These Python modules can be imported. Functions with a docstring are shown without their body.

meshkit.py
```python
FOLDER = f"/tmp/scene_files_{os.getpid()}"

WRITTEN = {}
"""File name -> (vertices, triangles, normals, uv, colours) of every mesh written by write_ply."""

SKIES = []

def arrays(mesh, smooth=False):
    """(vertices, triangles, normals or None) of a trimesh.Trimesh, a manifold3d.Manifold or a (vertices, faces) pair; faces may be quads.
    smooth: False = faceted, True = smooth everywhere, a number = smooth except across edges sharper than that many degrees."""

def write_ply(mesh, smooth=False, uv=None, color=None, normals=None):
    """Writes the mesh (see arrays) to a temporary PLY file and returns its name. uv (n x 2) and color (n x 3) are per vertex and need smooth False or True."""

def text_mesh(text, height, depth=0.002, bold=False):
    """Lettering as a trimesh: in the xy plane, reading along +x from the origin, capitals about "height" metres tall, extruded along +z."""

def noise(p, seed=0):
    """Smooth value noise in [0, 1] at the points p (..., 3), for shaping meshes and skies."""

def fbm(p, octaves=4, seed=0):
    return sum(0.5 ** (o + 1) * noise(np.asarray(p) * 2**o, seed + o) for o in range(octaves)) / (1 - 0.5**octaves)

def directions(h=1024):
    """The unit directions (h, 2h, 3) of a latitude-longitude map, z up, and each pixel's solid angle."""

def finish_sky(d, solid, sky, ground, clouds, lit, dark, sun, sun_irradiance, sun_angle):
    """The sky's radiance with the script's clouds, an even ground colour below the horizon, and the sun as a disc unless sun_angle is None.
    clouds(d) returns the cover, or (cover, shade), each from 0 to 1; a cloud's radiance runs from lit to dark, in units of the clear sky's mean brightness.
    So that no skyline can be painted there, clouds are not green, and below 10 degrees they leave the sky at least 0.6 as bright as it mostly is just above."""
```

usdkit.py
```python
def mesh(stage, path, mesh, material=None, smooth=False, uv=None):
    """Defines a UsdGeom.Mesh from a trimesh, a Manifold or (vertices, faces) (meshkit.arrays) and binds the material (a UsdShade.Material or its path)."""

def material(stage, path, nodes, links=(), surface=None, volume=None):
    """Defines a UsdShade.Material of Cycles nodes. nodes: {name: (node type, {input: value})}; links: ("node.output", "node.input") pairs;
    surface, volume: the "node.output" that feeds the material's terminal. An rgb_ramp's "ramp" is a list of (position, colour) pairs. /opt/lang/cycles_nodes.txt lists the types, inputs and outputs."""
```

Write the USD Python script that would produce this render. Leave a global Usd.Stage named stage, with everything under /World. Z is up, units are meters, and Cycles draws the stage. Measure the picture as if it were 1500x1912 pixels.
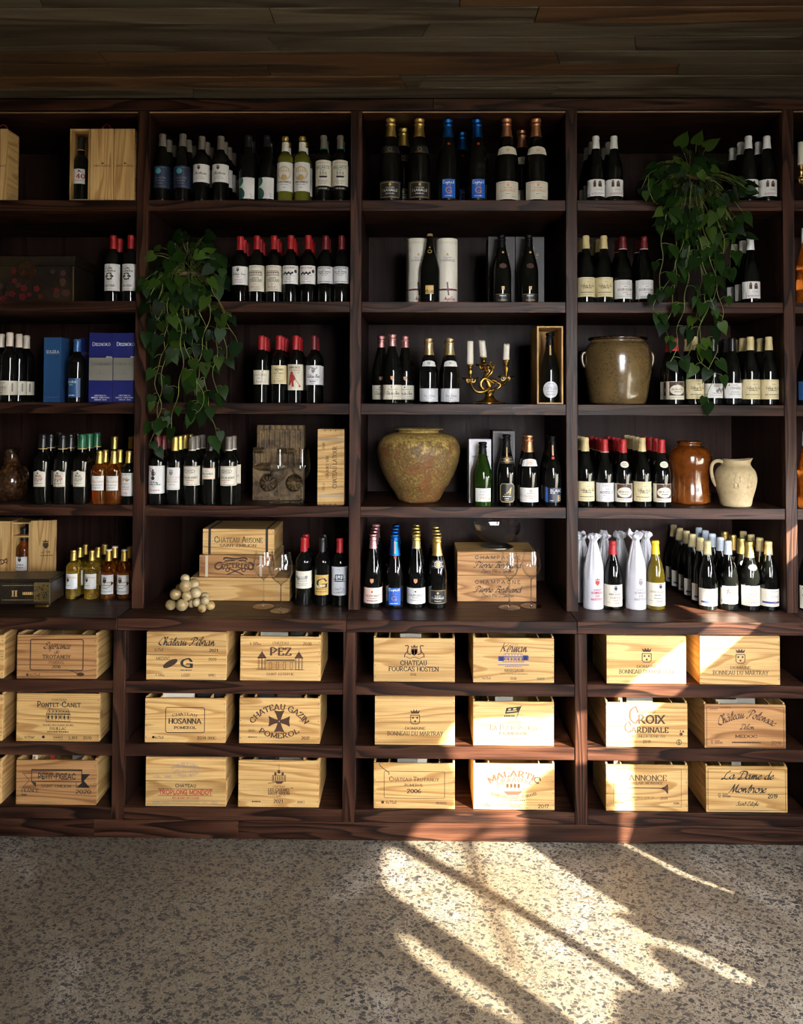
import math, random, numpy as np, trimesh, usdkit, meshkit
from pxr import Usd, UsdGeom, UsdLux, UsdShade, Sdf, Gf
from shapely.geometry import Polygon, LineString, Point, MultiPoint, box as sbox
from shapely.ops import unary_union
from shapely import affinity, transform as shtransform, segmentize
PI = math.pi
stage = Usd.Stage.CreateInMemory()
UsdGeom.SetStageUpAxis(stage, UsdGeom.Tokens.z); UsdGeom.SetStageMetersPerUnit(stage, 1.0)
UsdGeom.Xform.Define(stage, '/World'); UsdGeom.Scope.Define(stage, '/World/Looks')

# ------------------------------------------------------------------ camera
FPX, YAW, PITCH, ROLL = 1500.0, 0.0138, 0.0285, 0.0037
EYE, VY = np.array([0.26, -3.637, 1.882]), 703.0
EXPOSURE = 0.0
_c, _s = math.cos, math.sin
FW = np.array([-_s(YAW)*_c(PITCH), _c(YAW)*_c(PITCH), _s(PITCH)])
_r = np.array([_c(YAW), _s(YAW), 0.0]); _u = np.cross(_r, FW)
RT, UP = _c(ROLL)*_r + _s(ROLL)*_u, -_s(ROLL)*_r + _c(ROLL)*_u
cam = UsdGeom.Camera.Define(stage, '/World/camera')
m4 = np.eye(4); m4[0, :3], m4[1, :3], m4[2, :3], m4[3, :3] = RT, UP, -FW, EYE
cam.AddTransformOp().Set(Gf.Matrix4d(*m4.ravel().tolist()))
cam.CreateHorizontalApertureAttr(36.0); cam.CreateVerticalApertureAttr(36.0*1912/1500)
cam.CreateFocalLengthAttr(36.0*FPX/1500); cam.CreateVerticalApertureOffsetAttr(-(956-VY)/1500*36.0)
cam.CreateClippingRangeAttr(Gf.Vec2f(0.05, 200)); cam.CreateExposureAttr(EXPOSURE)

# ------------------------------------------------------------------ daylight: sky and low sun through the windows of the room
SKY, SUN = 15.0, 18.0
SUN_AZ, SUN_EL = math.radians(43.5), math.radians(24)
dome = UsdLux.DomeLight.Define(stage, '/World/sky'); dome.CreateIntensityAttr(SKY); dome.CreateColorAttr(Gf.Vec3f(0.97, 0.975, 1.0))
sun = UsdLux.DistantLight.Define(stage, '/World/sun'); sun.CreateIntensityAttr(SUN); sun.CreateAngleAttr(0.7); sun.CreateNormalizeAttr(True); sun.CreateColorAttr(Gf.Vec3f(1.0, 0.88, 0.68))
sun.AddRotateXYZOp().Set(Gf.Vec3f(math.degrees(PI/2-SUN_EL), 0, math.degrees(SUN_AZ)))

def ray(px, py): return FW + (px-750)/FPX*RT + (VY-py)/FPX*UP
def at(px, py, y):                                    # the point of the plane at depth y that stands at a measured place
    d = ray(px, py); p = EYE + d*(y-EYE[1])/d[1]; return p
def ground(px, py, z):
    d = ray(px, py); return EYE + d*(z-EYE[2])/d[2]

# ------------------------------------------------------------------ naming, things, parts
used = set()
def numbered(path):
    q, k = path, 0
    while q in used: k += 1; q = '%s_%03d' % (path, k)
    used.add(q); return q
labels = {}
def setd(p, label=None, cat=None, group=None, kind=None):
    for k, v in (('label', label), ('category', cat), ('group', group), ('kind', kind)):
        if v: p.SetCustomDataByKey(k, v)
    if label and p.GetPath().GetParentPath() == '/World':
        labels.setdefault(label, []).append(str(p.GetPath()))
def thing(name, label, cat, loc=(0, 0, 0), rz=0, group=None, kind=None, rx=0):
    x = UsdGeom.Xform.Define(stage, numbered('/World/'+name))
    x.AddTranslateOp().Set(Gf.Vec3d(*map(float, loc)))
    if rz: x.AddRotateZOp().Set(math.degrees(rz))
    if rx: x.AddRotateXOp().Set(math.degrees(rx))
    setd(x.GetPrim(), label, cat, group, kind); return str(x.GetPath())
def part(parent, name, mesh, mat, smooth=False, label=None, kind=None, loc=None):
    p = usdkit.mesh(stage, numbered(parent+'/'+name), mesh, '/World/Looks/'+mat, smooth)
    if loc is not None: p.AddTranslateOp().Set(Gf.Vec3d(*map(float, loc)))
    setd(p.GetPrim(), label, None, None, kind); return str(p.GetPath())
def dup(src, label, cat, loc, rz=0, group=None, sc=None):
    base = src.rsplit('/', 1)[1]
    while base[-4:-3] == '_' and base[-3:].isdigit(): base = base[:-4]
    x = UsdGeom.Xform.Define(stage, numbered('/World/'+base))
    x.AddTranslateOp().Set(Gf.Vec3d(*map(float, loc)))
    x.AddRotateZOp().Set(math.degrees(rz))
    if sc: x.AddScaleOp().Set(Gf.Vec3f(*sc))
    x.GetPrim().GetReferences().AddInternalReference(src); x.GetPrim().SetInstanceable(True)
    setd(x.GetPrim(), label, cat, group); return str(x.GetPath())

# ------------------------------------------------------------------ materials
def mat(name, nodes, links=(), surface='p.BSDF', **k):
    return usdkit.material(stage, '/World/Looks/'+name, nodes, links, surface=surface, **k)
def pbr(name, c, rough=0.5, **k):
    mat(name, {'p': ('principled_bsdf', dict(base_color=c, roughness=rough, **k))})
def wood(name, ax, cols, freq, rough, bump=0.1, sc=(0.55, 6.0), var=0.25, spec=0.5, fib=0.35, knots=0):
    i = 'xyz'.index(ax); s1 = [sc[1]]*3; s1[i] = sc[0]; s2 = [230.0]*3; s2[i] = 5.0
    n = {'g': ('geometry', {}), 'o': ('object_info', {}), 'r': ('math', dict(math_type='multiply', value2=91.0)),
         'add': ('vector_math', dict(math_type='add')),
         'm1': ('mapping', dict(mapping_type='point', scale=tuple(s1))), 'm2': ('mapping', dict(mapping_type='point', scale=tuple(s2))),
         'n1': ('noise_texture', dict(scale=1.0, detail=2.0, roughness=0.45, distortion=0.25)), 'n2': ('noise_texture', dict(scale=1.0, detail=3.0)),
         'f': ('math', dict(math_type='multiply', value2=float(freq))), 'fr': ('math', dict(math_type='fraction')),
         'ramp': ('rgb_ramp', dict(ramp=cols)), 'fm': ('map_range', dict(from_min=0.3, from_max=0.7, to_min=1.0-fib, to_max=1.0+fib*0.4, clamp=True)),
         'mul': ('mix', dict(mix_type='multiply', fac=1.0)), 'vv': ('map_range', dict(from_min=0.0, from_max=1.0, to_min=1.0-var, to_max=1.0+var)),
         'mul2': ('mix', dict(mix_type='multiply', fac=1.0)), 'b': ('bump', dict(strength=bump, distance=0.002)),
         'rr': ('map_range', dict(from_min=0.3, from_max=0.7, to_min=rough-0.08, to_max=rough+0.1)),
         'p': ('principled_bsdf', dict(roughness=rough, specular_ior_level=spec))}
    l = [('o.random', 'r.value1'), ('g.position', 'add.vector1'), ('r.value', 'add.vector2'), ('add.vector', 'm1.vector'), ('add.vector', 'm2.vector'),
         ('m1.vector', 'n1.vector'), ('m2.vector', 'n2.vector'), ('n1.fac', 'f.value1'), ('f.value', 'fr.value1'), ('fr.value', 'ramp.fac'), ('n2.fac', 'fm.value'),
         ('ramp.color', 'mul.color1'), ('fm.result', 'mul.color2'), ('o.random', 'vv.value'), ('mul.color', 'mul2.color1'), ('vv.result', 'mul2.color2'),
         ('mul2.color', 'p.base_color'), ('n2.fac', 'b.height'), ('b.normal', 'p.normal'), ('n2.fac', 'rr.value'), ('rr.result', 'p.roughness')]
    mat(name, n, l)
DK = [(0, (.062, .025, .0135)), (.4, (.042, .0155, .0085)), (.72, (.017, .006, .0035)), (.9, (.0055, .0022, .0016)), (1, (.058, .023, .0125))]
wood('dark_wood_upright', 'z', DK, 11, 0.42, 0.35, (0.8, 8.0), 0.2, 0.2)
wood('dark_wood_level', 'x', DK, 11, 0.42, 0.35, (0.8, 8.0), 0.2, 0.2)
wood('dark_panel', 'z', [(0, (.030, .0150, .0115)), (.6, (.021, .0098, .0075)), (1, (.011, .005, .004))], 3, 0.42, 0.15, (0.3, 14.0), 0.1, 0.1)
PINE = [(0, (.60, .385, .155)), (.5, (.56, .35, .135)), (.84, (.39, .205, .064)), (.96, (.46, .26, .088)), (1, (.59, .375, .15))]
for ax in 'xyz': wood('pine_'+ax, ax, PINE, 15, 0.55, 0.08, (0.55, 6.5), 0.16, 0.3, 0.25)
RED = [(0, (.45, .24, .098)), (.5, (.40, .205, .078)), (.82, (.23, .10, .034)), (1, (.43, .23, .09))]
wood('pine_rosy', 'x', RED, 16, 0.55, 0.08, (0.6, 7.0), 0.08, 0.3, 0.25)
BARN = [(0, (.125, .104, .072)), (.5, (.094, .073, .046)), (.85, (.042, .030, .018)), (1, (.115, .092, .06))]
wood('barn_grey', 'x', BARN, 5, 0.6, 0.5, (0.5, 6.0), 0.3, 0.4, 0.5)
wood('barn_brown', 'x', [(0, (.115, .058, .022)), (.5, (.085, .040, .015)), (.85, (.034, .015, .007)), (1, (.10, .05, .019))], 5, 0.6, 0.5, (0.5, 6.0), 0.3, 0.4, 0.5)
wood('lit_edge_wood', 'x', [(0, (.36, .24, .14)), (1, (.28, .18, .10))], 4, 0.45)  # tan tone stands in for a lit edge
pbr('garden_ground', (.13, .125, .095), .9)
pbr('wall_dark', (.05, .04, .034), 0.8); pbr('wall_plaster', (.10, .085, .07), 0.8)
for nm, c, r in (('paper_white', (.68, .67, .65), .6), ('paper_cream', (.64, .60, .49), .6), ('paper_ivory', (.62, .53, .31), .6), ('paper_grey', (.66, .66, .68), .5), ('paper_pink', (.78, .55, .48), .6), ('paper_black', (.012, .012, .013), .4),
                 ('paper_navy', (.011, .018, .045), .4), ('paper_blue', (.012, .10, .50), .4), ('paper_gold', (.55, .36, .10), .4), ('paper_silver', (.60, .62, .66), .35),
                 ('ink_black', (.012, .010, .009), .6), ('ink_brown', (.060, .022, .010), .6), ('ink_burnt', (.042, .016, .006), .7), ('ink_red', (.35, .03, .02), .6), ('ink_grey', (.22, .21, .21), .6), ('ink_blue', (.03, .05, .22), .6), ('ink_gold', (.50, .34, .12), .4), ('ink_green', (.02, .09, .07), .5), ('ink_white', (.85, .84, .8), .5), ('ink_copper', (.55, .25, .13), .4),
                 ('blue_card', (.018, .075, .20), .45), ('navy_card', (.012, .016, .13), .4), ('grey_card', (.20, .19, .155), .5), ('white_card', (.62, .62, .66), .45), ('black_card', (.030, .029, .030), .5), ('cream_card', (.74, .71, .62), .5),
                 ('wax_white', (.72, .68, .58), .5), ('cork', (.42, .25, .12), .7), ('red_cord', (.25, .01, .02), .8), ('strap_white', (.55, .47, .36), .4), ('strap_tape', (.36, .28, .19), .4), ('soil', (.03, .02, .012), .9), ('ink_teal', (.08, .32, .36), .3)):
    pbr(nm, c, r)
for nm, c, r in (('cap_red', (.33, .005, .008), .5), ('cap_dark_red', (.12, .005, .008), .42), ('cap_crimson', (.36, .006, .011), .5), ('cap_cream', (.52, .42, .20), .45), ('cap_white', (.70, .70, .69), .45), ('cap_black', (.010, .010, .011), .3), ('cap_bone', (.68, .60, .50), .4),
                 ('cap_green', (.015, .13, .055), .3), ('cap_blue', (.02, .10, .28), .3), ('cap_yellow', (.78, .50, .02), .35), ('cap_pewter', (.15, .13, .105), .32), ('cap_paleblue', (.52, .60, .68), .35)):
    pbr(nm, c, r)
def metal(name, c, rough, wr=0.0, sc=220):
    mat(name, {'t': ('texture_coordinate', {}), 'n': ('noise_texture', dict(scale=float(sc), detail=2.0)), 'b': ('bump', dict(strength=wr, distance=.002)), 'p': ('principled_bsdf', dict(base_color=c, roughness=rough, metallic=1.0))},
        [('t.object', 'n.vector'), ('n.fac', 'b.height'), ('b.normal', 'p.normal')])
for nm, c in (('foil_gold', (.80, .56, .16)), ('foil_pale_gold', (.82, .66, .38)), ('foil_pink', (.82, .40, .40)), ('foil_copper', (.80, .38, .20)), ('foil_blue', (.02, .16, .55)), ('foil_black', (.02, .02, .02)), ('foil_brass', (.70, .50, .16))):
    metal(nm, c, .46, .5)
metal('gilt_bronze', (.48, .29, .07), .34, .5, 90); metal('silver', (.75, .74, .70), .28); metal('brass_plate', (.60, .45, .18), .35, .4, 120); metal('nail_steel', (.12, .11, .10), .5)
def glass(name, c, rough=.02, trans=0.0, spec=.5, **k):
    pbr(name, c, rough, transmission_weight=trans, specular_ior_level=spec, **k)
glass('glass_black', (.0035, .0040, .0035)); glass('glass_green', (.010, .018, .006)); glass('glass_lime', (.16, .16, .02), .02, .35); glass('glass_olive', (.12, .085, .006), .02, .08)
glass('glass_gold', (.85, .60, .10), .02, .9); glass('glass_amber', (.55, .17, .02), .02, .85); glass('glass_rose', (.60, .17, .02), .02, .7); glass('glass_emerald', (.012, .035, .004), .02, .15)
pbr('crystal', (1, 1, 1), 0.0, transmission_weight=1.0, ior=1.45)
mat('thin_crystal', {'t': ('transparent_bsdf', dict(color=(1, 1, 1))), 'g': ('glossy_bsdf', dict(roughness=.01)), 'w': ('layer_weight', dict(blend=.5)), 'q': ('math', dict(math_type='power', value2=2.4)), 'f': ('math', dict(math_type='multiply_add', value2=.95, value3=.045)), 'm': ('mix_closure', {})}, [('w.facing', 'q.value1'), ('q.value', 'f.value1'), ('f.value', 'm.fac'), ('t.BSDF', 'm.closure1'), ('g.BSDF', 'm.closure2')], 'm.closure')
mat('window_glass', {'t': ('transparent_bsdf', {}), 'g': ('glossy_bsdf', dict(roughness=.02)), 'w': ('layer_weight', dict(blend=.5)), 'q': ('math', dict(math_type='power', value2=5.0)), 'f': ('math', dict(math_type='multiply_add', value2=.9, value3=.04)), 'm': ('mix_closure', {})}, [('w.facing', 'q.value1'), ('q.value', 'f.value1'), ('f.value', 'm.fac'), ('t.BSDF', 'm.closure1'), ('g.BSDF', 'm.closure2')], 'm.closure')
def speckled(name, c1, c2, c3, sc, rough, spec=.5, bump=.2, big=9, coat=0, thr=(.45, .62), disp=.003):
    mat(name, {'t': ('texture_coordinate', {}), 'n': ('noise_texture', dict(scale=float(sc), detail=4.0, roughness=.65)), 'n2': ('noise_texture', dict(scale=float(big), detail=5.0, roughness=.6, distortion=.4)),
               'r': ('rgb_ramp', dict(ramp=[(0, c1), (thr[0], c1), (thr[1], c2), (1, c2)])), 'r2': ('rgb_ramp', dict(ramp=[(0, (0, 0, 0)), (.46, (0, 0, 0)), (.6, (1, 1, 1)), (1, (1, 1, 1))])), 'mx': ('mix', dict(mix_type='mix', color2=c3)),
               'b': ('bump', dict(strength=bump, distance=disp)), 'p': ('principled_bsdf', dict(roughness=rough, specular_ior_level=spec, coat_weight=coat, coat_roughness=.08))},
        [('t.object', 'n.vector'), ('t.object', 'n2.vector'), ('n.fac', 'r.fac'), ('n2.fac', 'r2.fac'), ('r2.color', 'mx.fac'), ('r.color', 'mx.color1'), ('mx.color', 'p.base_color'), ('n.fac', 'b.height'), ('b.normal', 'p.normal')])
speckled('urn_glaze', (.12, .075, .026), (.25, .155, .042), (.17, .068, .022), 110, .5, .5, .7, 6, thr=(.38, .6))
speckled('urn_crust', (.24, .155, .04), (.46, .31, .085), (.12, .085, .035), 75, .5, .4, .9, 16, thr=(.4, .55))
speckled('crock_glaze', (.115, .074, .029), (.055, .032, .012), (.15, .098, .038), 110, .22, .5, .12, 6, .6, (.52, .64), .001)
speckled('amber_glaze', (.13, .034, .004), (.10, .024, .003), (.18, .052, .007), 30, .16, .5, .05, 4, .8)
speckled('dark_glaze', (.030, .014, .007), (.07, .032, .010), (.02, .01, .006), 60, .15, .5, .15, 8, .8)
speckled('pale_clay', (.43, .335, .185), (.37, .28, .145), (.47, .37, .215), 60, .6, .35, .15, 8)
speckled('old_wood', (.085, .052, .024), (.035, .021, .010), (.15, .095, .036), 50, .6, .4, .6, 10)
speckled('alabaster', (.36, .27, .13), (.25, .155, .055), (.46, .37, .21), 28, .28, .5, .03, 12, .2)
speckled('onyx_brown', (.28, .15, .045), (.15, .07, .02), (.42, .29, .12), 28, .28, .5, .03, 14, .2)
speckled('dark_lacquer', (.012, .009, .008), (.02, .014, .01), (.03, .02, .01), 60, .3, .5, .2, 10)
speckled('terracotta', (.26, .15, .10), (.20, .11, .07), (.30, .19, .13), 60, .8)
mat('urn_clay', {'t': ('texture_coordinate', {}), 'x': ('separate_xyz', {}), 'n': ('noise_texture', dict(scale=95.0, detail=5.0, roughness=.7)), 'n2': ('noise_texture', dict(scale=9.0, detail=6.0, roughness=.65, distortion=.8)), 'n3': ('noise_texture', dict(scale=24.0, detail=5.0, roughness=.7)),
    'c1': ('rgb_ramp', dict(ramp=[(0, (.055, .036, .016)), (.40, (.10, .064, .024)), (.56, (.19, .115, .034)), (.68, (.34, .22, .06)), (1, (.42, .29, .09))])), 'c2': ('rgb_ramp', dict(ramp=[(0, (.09, .038, .014)), (.5, (.16, .064, .020)), (.75, (.22, .12, .035)), (1, (.3, .19, .06))])), 'k2': ('rgb_ramp', dict(ramp=[(0, (0, 0, 0)), (.50, (0, 0, 0)), (.60, (1, 1, 1)), (1, (1, 1, 1))])),
    'zz': ('map_range', dict(from_min=.17, from_max=.33, to_min=-.30, to_max=.24)), 'za': ('math', dict(math_type='add')), 'zk': ('map_range', dict(from_min=.50, from_max=.62, clamp=True)), 'c3': ('rgb_ramp', dict(ramp=[(0, (.10, .07, .03)), (.42, (.22, .145, .04)), (.58, (.44, .30, .085)), (1, (.55, .40, .15))])),
    'm1': ('mix', dict(mix_type='mix')), 'm2': ('mix', dict(mix_type='mix')), 'b': ('bump', dict(strength=.9, distance=.004)), 'p': ('principled_bsdf', dict(roughness=.52, specular_ior_level=.4))},
    [('t.object', 'n.vector'), ('t.object', 'n2.vector'), ('t.object', 'n3.vector'), ('t.object', 'x.vector'), ('n.fac', 'c1.fac'), ('n.fac', 'c2.fac'), ('n2.fac', 'k2.fac'), ('k2.color', 'm1.fac'), ('c1.color', 'm1.color1'), ('c2.color', 'm1.color2'), ('x.z', 'zz.value'), ('zz.result', 'za.value1'), ('n3.fac', 'za.value2'), ('za.value', 'zk.value'), ('n.fac', 'c3.fac'), ('zk.result', 'm2.fac'), ('m1.color', 'm2.color1'), ('c3.color', 'm2.color2'), ('m2.color', 'p.base_color'), ('n3.fac', 'b.height'), ('b.normal', 'p.normal')])
mat('tissue', {'t': ('texture_coordinate', {}), 'n': ('noise_texture', dict(scale=45.0, detail=4.0)), 'b': ('bump', dict(strength=.35, distance=.004)), 'd': ('principled_bsdf', dict(base_color=(.54, .54, .58), roughness=.7)), 'tr': ('translucent_bsdf', dict(color=(.7, .7, .74))), 'm': ('mix_closure', dict(fac=.12))},
    [('t.object', 'n.vector'), ('n.fac', 'b.height'), ('b.normal', 'd.normal'), ('d.BSDF', 'm.closure1'), ('tr.BSDF', 'm.closure2')], 'm.closure')
for k, c in enumerate(((.008, .024, .0035), (.012, .035, .0045), (.034, .066, .008), (.006, .017, .0045))):
    mat('leaf_green_%d' % k, {'o': ('object_info', {}), 'v': ('map_range', dict(to_min=.7, to_max=1.35)), 'mx': ('mix', dict(mix_type='multiply', fac=1.0, color1=c)), 'p': ('principled_bsdf', dict(roughness=.46, specular_ior_level=.14)), 'tr': ('translucent_bsdf', dict(color=tuple(x*1.8 for x in c))), 'm': ('mix_closure', dict(fac=.25))},
        [('o.random', 'v.value'), ('v.result', 'mx.color2'), ('mx.color', 'p.base_color'), ('p.BSDF', 'm.closure1'), ('tr.BSDF', 'm.closure2')], 'm.closure')
pbr('vine_stem', (.12, .145, .026), .5); pbr('vine_dry', (.22, .12, .05), .6)
mat('polished_concrete', {'g': ('geometry', {}), 'w': ('noise_texture', dict(scale=30.0, detail=2.0)), 'ws': ('vector_math', dict(math_type='scale', scale=.030)), 'wa': ('vector_math', dict(math_type='add')),
    'mp': ('mapping', dict(mapping_type='point', rotation=(0, 0, .5), scale=(1, 1.35, 1))), 'mp2': ('mapping', dict(mapping_type='point', rotation=(0, 0, 1.3), scale=(1, 1.3, 1))),
    'v1': ('voronoi_texture', dict(scale=68.0)), 'v2': ('voronoi_texture', dict(scale=165.0)), 's1': ('separate_color', {}), 's2': ('separate_color', {}),
    't1': ('math', dict(math_type='multiply_add', value2=.74, value3=-.03)), 't2': ('math', dict(math_type='multiply_add', value2=.68, value3=-.08)),
    'd1': ('math', dict(math_type='subtract')), 'd2': ('math', dict(math_type='subtract')), 'k1': ('map_range', dict(from_min=0., from_max=.05, clamp=True)), 'k2': ('map_range', dict(from_min=0., from_max=.06, clamp=True)),
    'st': ('rgb_ramp', dict(ramp=[(0, (.020, .020, .022)), (.5, (.038, .035, .033)), (.8, (.085, .068, .050)), (1, (.15, .125, .095))])),
    'n1': ('noise_texture', dict(scale=1.7, detail=5.0, roughness=.62, distortion=.6)), 'n2': ('noise_texture', dict(scale=160.0, detail=3.0)),
    'base': ('rgb_ramp', dict(ramp=[(0, (.125, .101, .069)), (.45, (.158, .131, .093)), (.56, (.19, .163, .124)), (.66, (.29, .262, .22)), (1, (.40, .37, .32))])), 'fm': ('map_range', dict(from_min=.3, from_max=.7, to_min=.62, to_max=1.25)),
    'bm': ('mix', dict(mix_type='multiply', fac=1.0)), 'x1': ('mix', dict(mix_type='mix')), 'x2': ('mix', dict(mix_type='mix')), 'p': ('principled_bsdf', dict(roughness=.48, specular_ior_level=.25)), 'b': ('bump', dict(strength=.08, distance=.001))},
    [('g.position', 'w.vector'), ('w.color', 'ws.vector1'), ('ws.vector', 'wa.vector1'), ('g.position', 'wa.vector2'), ('wa.vector', 'mp.vector'), ('wa.vector', 'mp2.vector'), ('mp.vector', 'v1.vector'), ('mp2.vector', 'v2.vector'),
     ('v1.color', 's1.color'), ('v2.color', 's2.color'), ('s1.r', 't1.value1'), ('s2.r', 't2.value1'), ('v1.distance', 'd1.value1'), ('t1.value', 'd1.value2'), ('v2.distance', 'd2.value1'), ('t2.value', 'd2.value2'), ('d1.value', 'k1.value'), ('d2.value', 'k2.value'),
     ('s1.g', 'st.fac'), ('g.position', 'n1.vector'), ('g.position', 'n2.vector'), ('n1.fac', 'base.fac'), ('n2.fac', 'fm.value'), ('base.color', 'bm.color1'), ('fm.result', 'bm.color2'),
     ('k2.result', 'x2.fac'), ('st.color', 'x2.color1'), ('bm.color', 'x2.color2'), ('k1.result', 'x1.fac'), ('st.color', 'x1.color1'), ('x2.color', 'x1.color2'), ('x1.color', 'p.base_color'), ('n2.fac', 'b.height'), ('b.normal', 'p.normal')])

# ------------------------------------------------------------------ mesh helpers
def hull(pts): return trimesh.convex.convex_hull(np.asarray(pts, float))
def bx(x0, x1, y0, y1, z0, z1, b=0.0012):
    b = min(b, (x1-x0)/3, (y1-y0)/3, (z1-z0)/3); P = []
    for x, sx in ((x0, 1), (x1, -1)):
        for y, sy in ((y0, 1), (y1, -1)):
            for z, sz in ((z0, 1), (z1, -1)):
                P += [(x, y+sy*b, z+sz*b), (x+sx*b, y, z+sz*b), (x+sx*b, y+sy*b, z)]
    return hull(P)
def cat(*ms): return trimesh.util.concatenate([trimesh.Trimesh(*meshkit.arrays(m)[:2], process=False) for m in ms])
def lathe(prof, n=28):
    prof = np.asarray(prof, float); a = np.arange(n)*2*PI/n
    V = np.stack([np.outer(prof[:, 0], np.cos(a)), np.outer(prof[:, 0], np.sin(a)), np.repeat(prof[:, 1:2], n, 1)], -1).reshape(-1, 3)
    F = []
    for i in range(len(prof)-1):
        for j in range(n):
            k = (j+1) % n; p, q, r, s = i*n+j, i*n+k, (i+1)*n+k, (i+1)*n+j
            if prof[i, 0] > 1e-9: F.append((p, q, r))
            if prof[i+1, 0] > 1e-9: F.append((p, r, s))
    t = trimesh.Trimesh(V, F, process=False); t.remove_unreferenced_vertices(); t.merge_vertices(); return t
def spline(P, n):
    P = np.asarray(P, float); t = np.arange(len(P)); from scipy.interpolate import CubicSpline
    return CubicSpline(t, P)(np.linspace(0, len(P)-1, n))
def tube(P, R, k=8):
    P = np.asarray(P, float); n = len(P); R = np.broadcast_to(np.asarray(R, float), (n,))
    T = np.gradient(P, axis=0); T /= np.linalg.norm(T, axis=1, keepdims=True)+1e-12
    u = np.cross(T[0], (0.31, 0.52, 0.79)); u /= np.linalg.norm(u); V = []
    for i in range(n):
        u = u - T[i]*(u@T[i]); u /= np.linalg.norm(u)+1e-12; w = np.cross(T[i], u)
        for j in range(k):
            a = 2*PI*j/k; V.append(P[i]+R[i]*(math.cos(a)*u+math.sin(a)*w))
    F = []
    for i in range(n-1):
        for j in range(k):
            q = (j+1) % k; F += [(i*k+j, i*k+q, (i+1)*k+q), (i*k+j, (i+1)*k+q, (i+1)*k+j)]
    V += [P[0], P[-1]]; a, b = n*k, n*k+1
    for j in range(k): q = (j+1) % k; F += [(a, q, j), (b, (n-1)*k+j, (n-1)*k+q)]
    return trimesh.Trimesh(V, F, process=False)
def sph(c, r, sub=2): m = trimesh.creation.icosphere(sub, r); m.apply_translation(c); return m

# ------------------------------------------------------------------ lettering: every glyph is pen strokes on a grid of tenths, '4' the baseline, 'e' the cap height; '_' sets a serif, '~' bends the stroke
GL = dict(zip('ABCDEFGHIJKLMNOPQRSTUVWXYZ', '04_5ea4_/2787 14_1e_/~1e5e7c59/5919/~5987865414 ~9b7e5e1c0916547496 14_1e_/~1e5e9ca9965414 14_1e_/1e7e7c/1959/147476 14_1e_/1e7e7c/1959 ~9b7e5e1c0916547495/5898/98_94 14_1e_/94_9e_/1999 14_1e_ 3e_36/~36251405 14_1e_/8e_18/3a94_ 14_1e_/147476 14_1e65be_b4_ 14_1e949e_ ~5e1c09165496a99c5e 14_1e_/~1e5e8c8b5818 ~5e1c09165496a99c5e/66a3 14_1e_/~1e5e7c7b4818/4894_ ~6c5e2e0c1a5866541406 44_4e/0c0e8e8c 1e_17/~172544547587/8e_87 0e_54ae_ 0e_447da4de_ 0e_94_/9e_04_ 0e_49/8e_49/44_49 0c0e7e047476'.split()))
GL.update(zip('0123456789', '~3e0b0734676b3e 1c3e/34_3e ~0c2e4e6c5a04/0464 ~0d3e5c39/~3968653406 54_5e0777 5e1e19/~194a67541405 ~5e1b0734674918 0d0e6e24 ~3e1d1b395b5d3e/~39070534656739 ~14576b3e0b295a'.split()))
GL.update({'-': '1848', '.': '14', ',': '1413', "'": '1e1c', '&': '~7445395c4e2c2a7 4'.replace(' ', ''), '/': '044e', ' ': ''})
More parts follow.
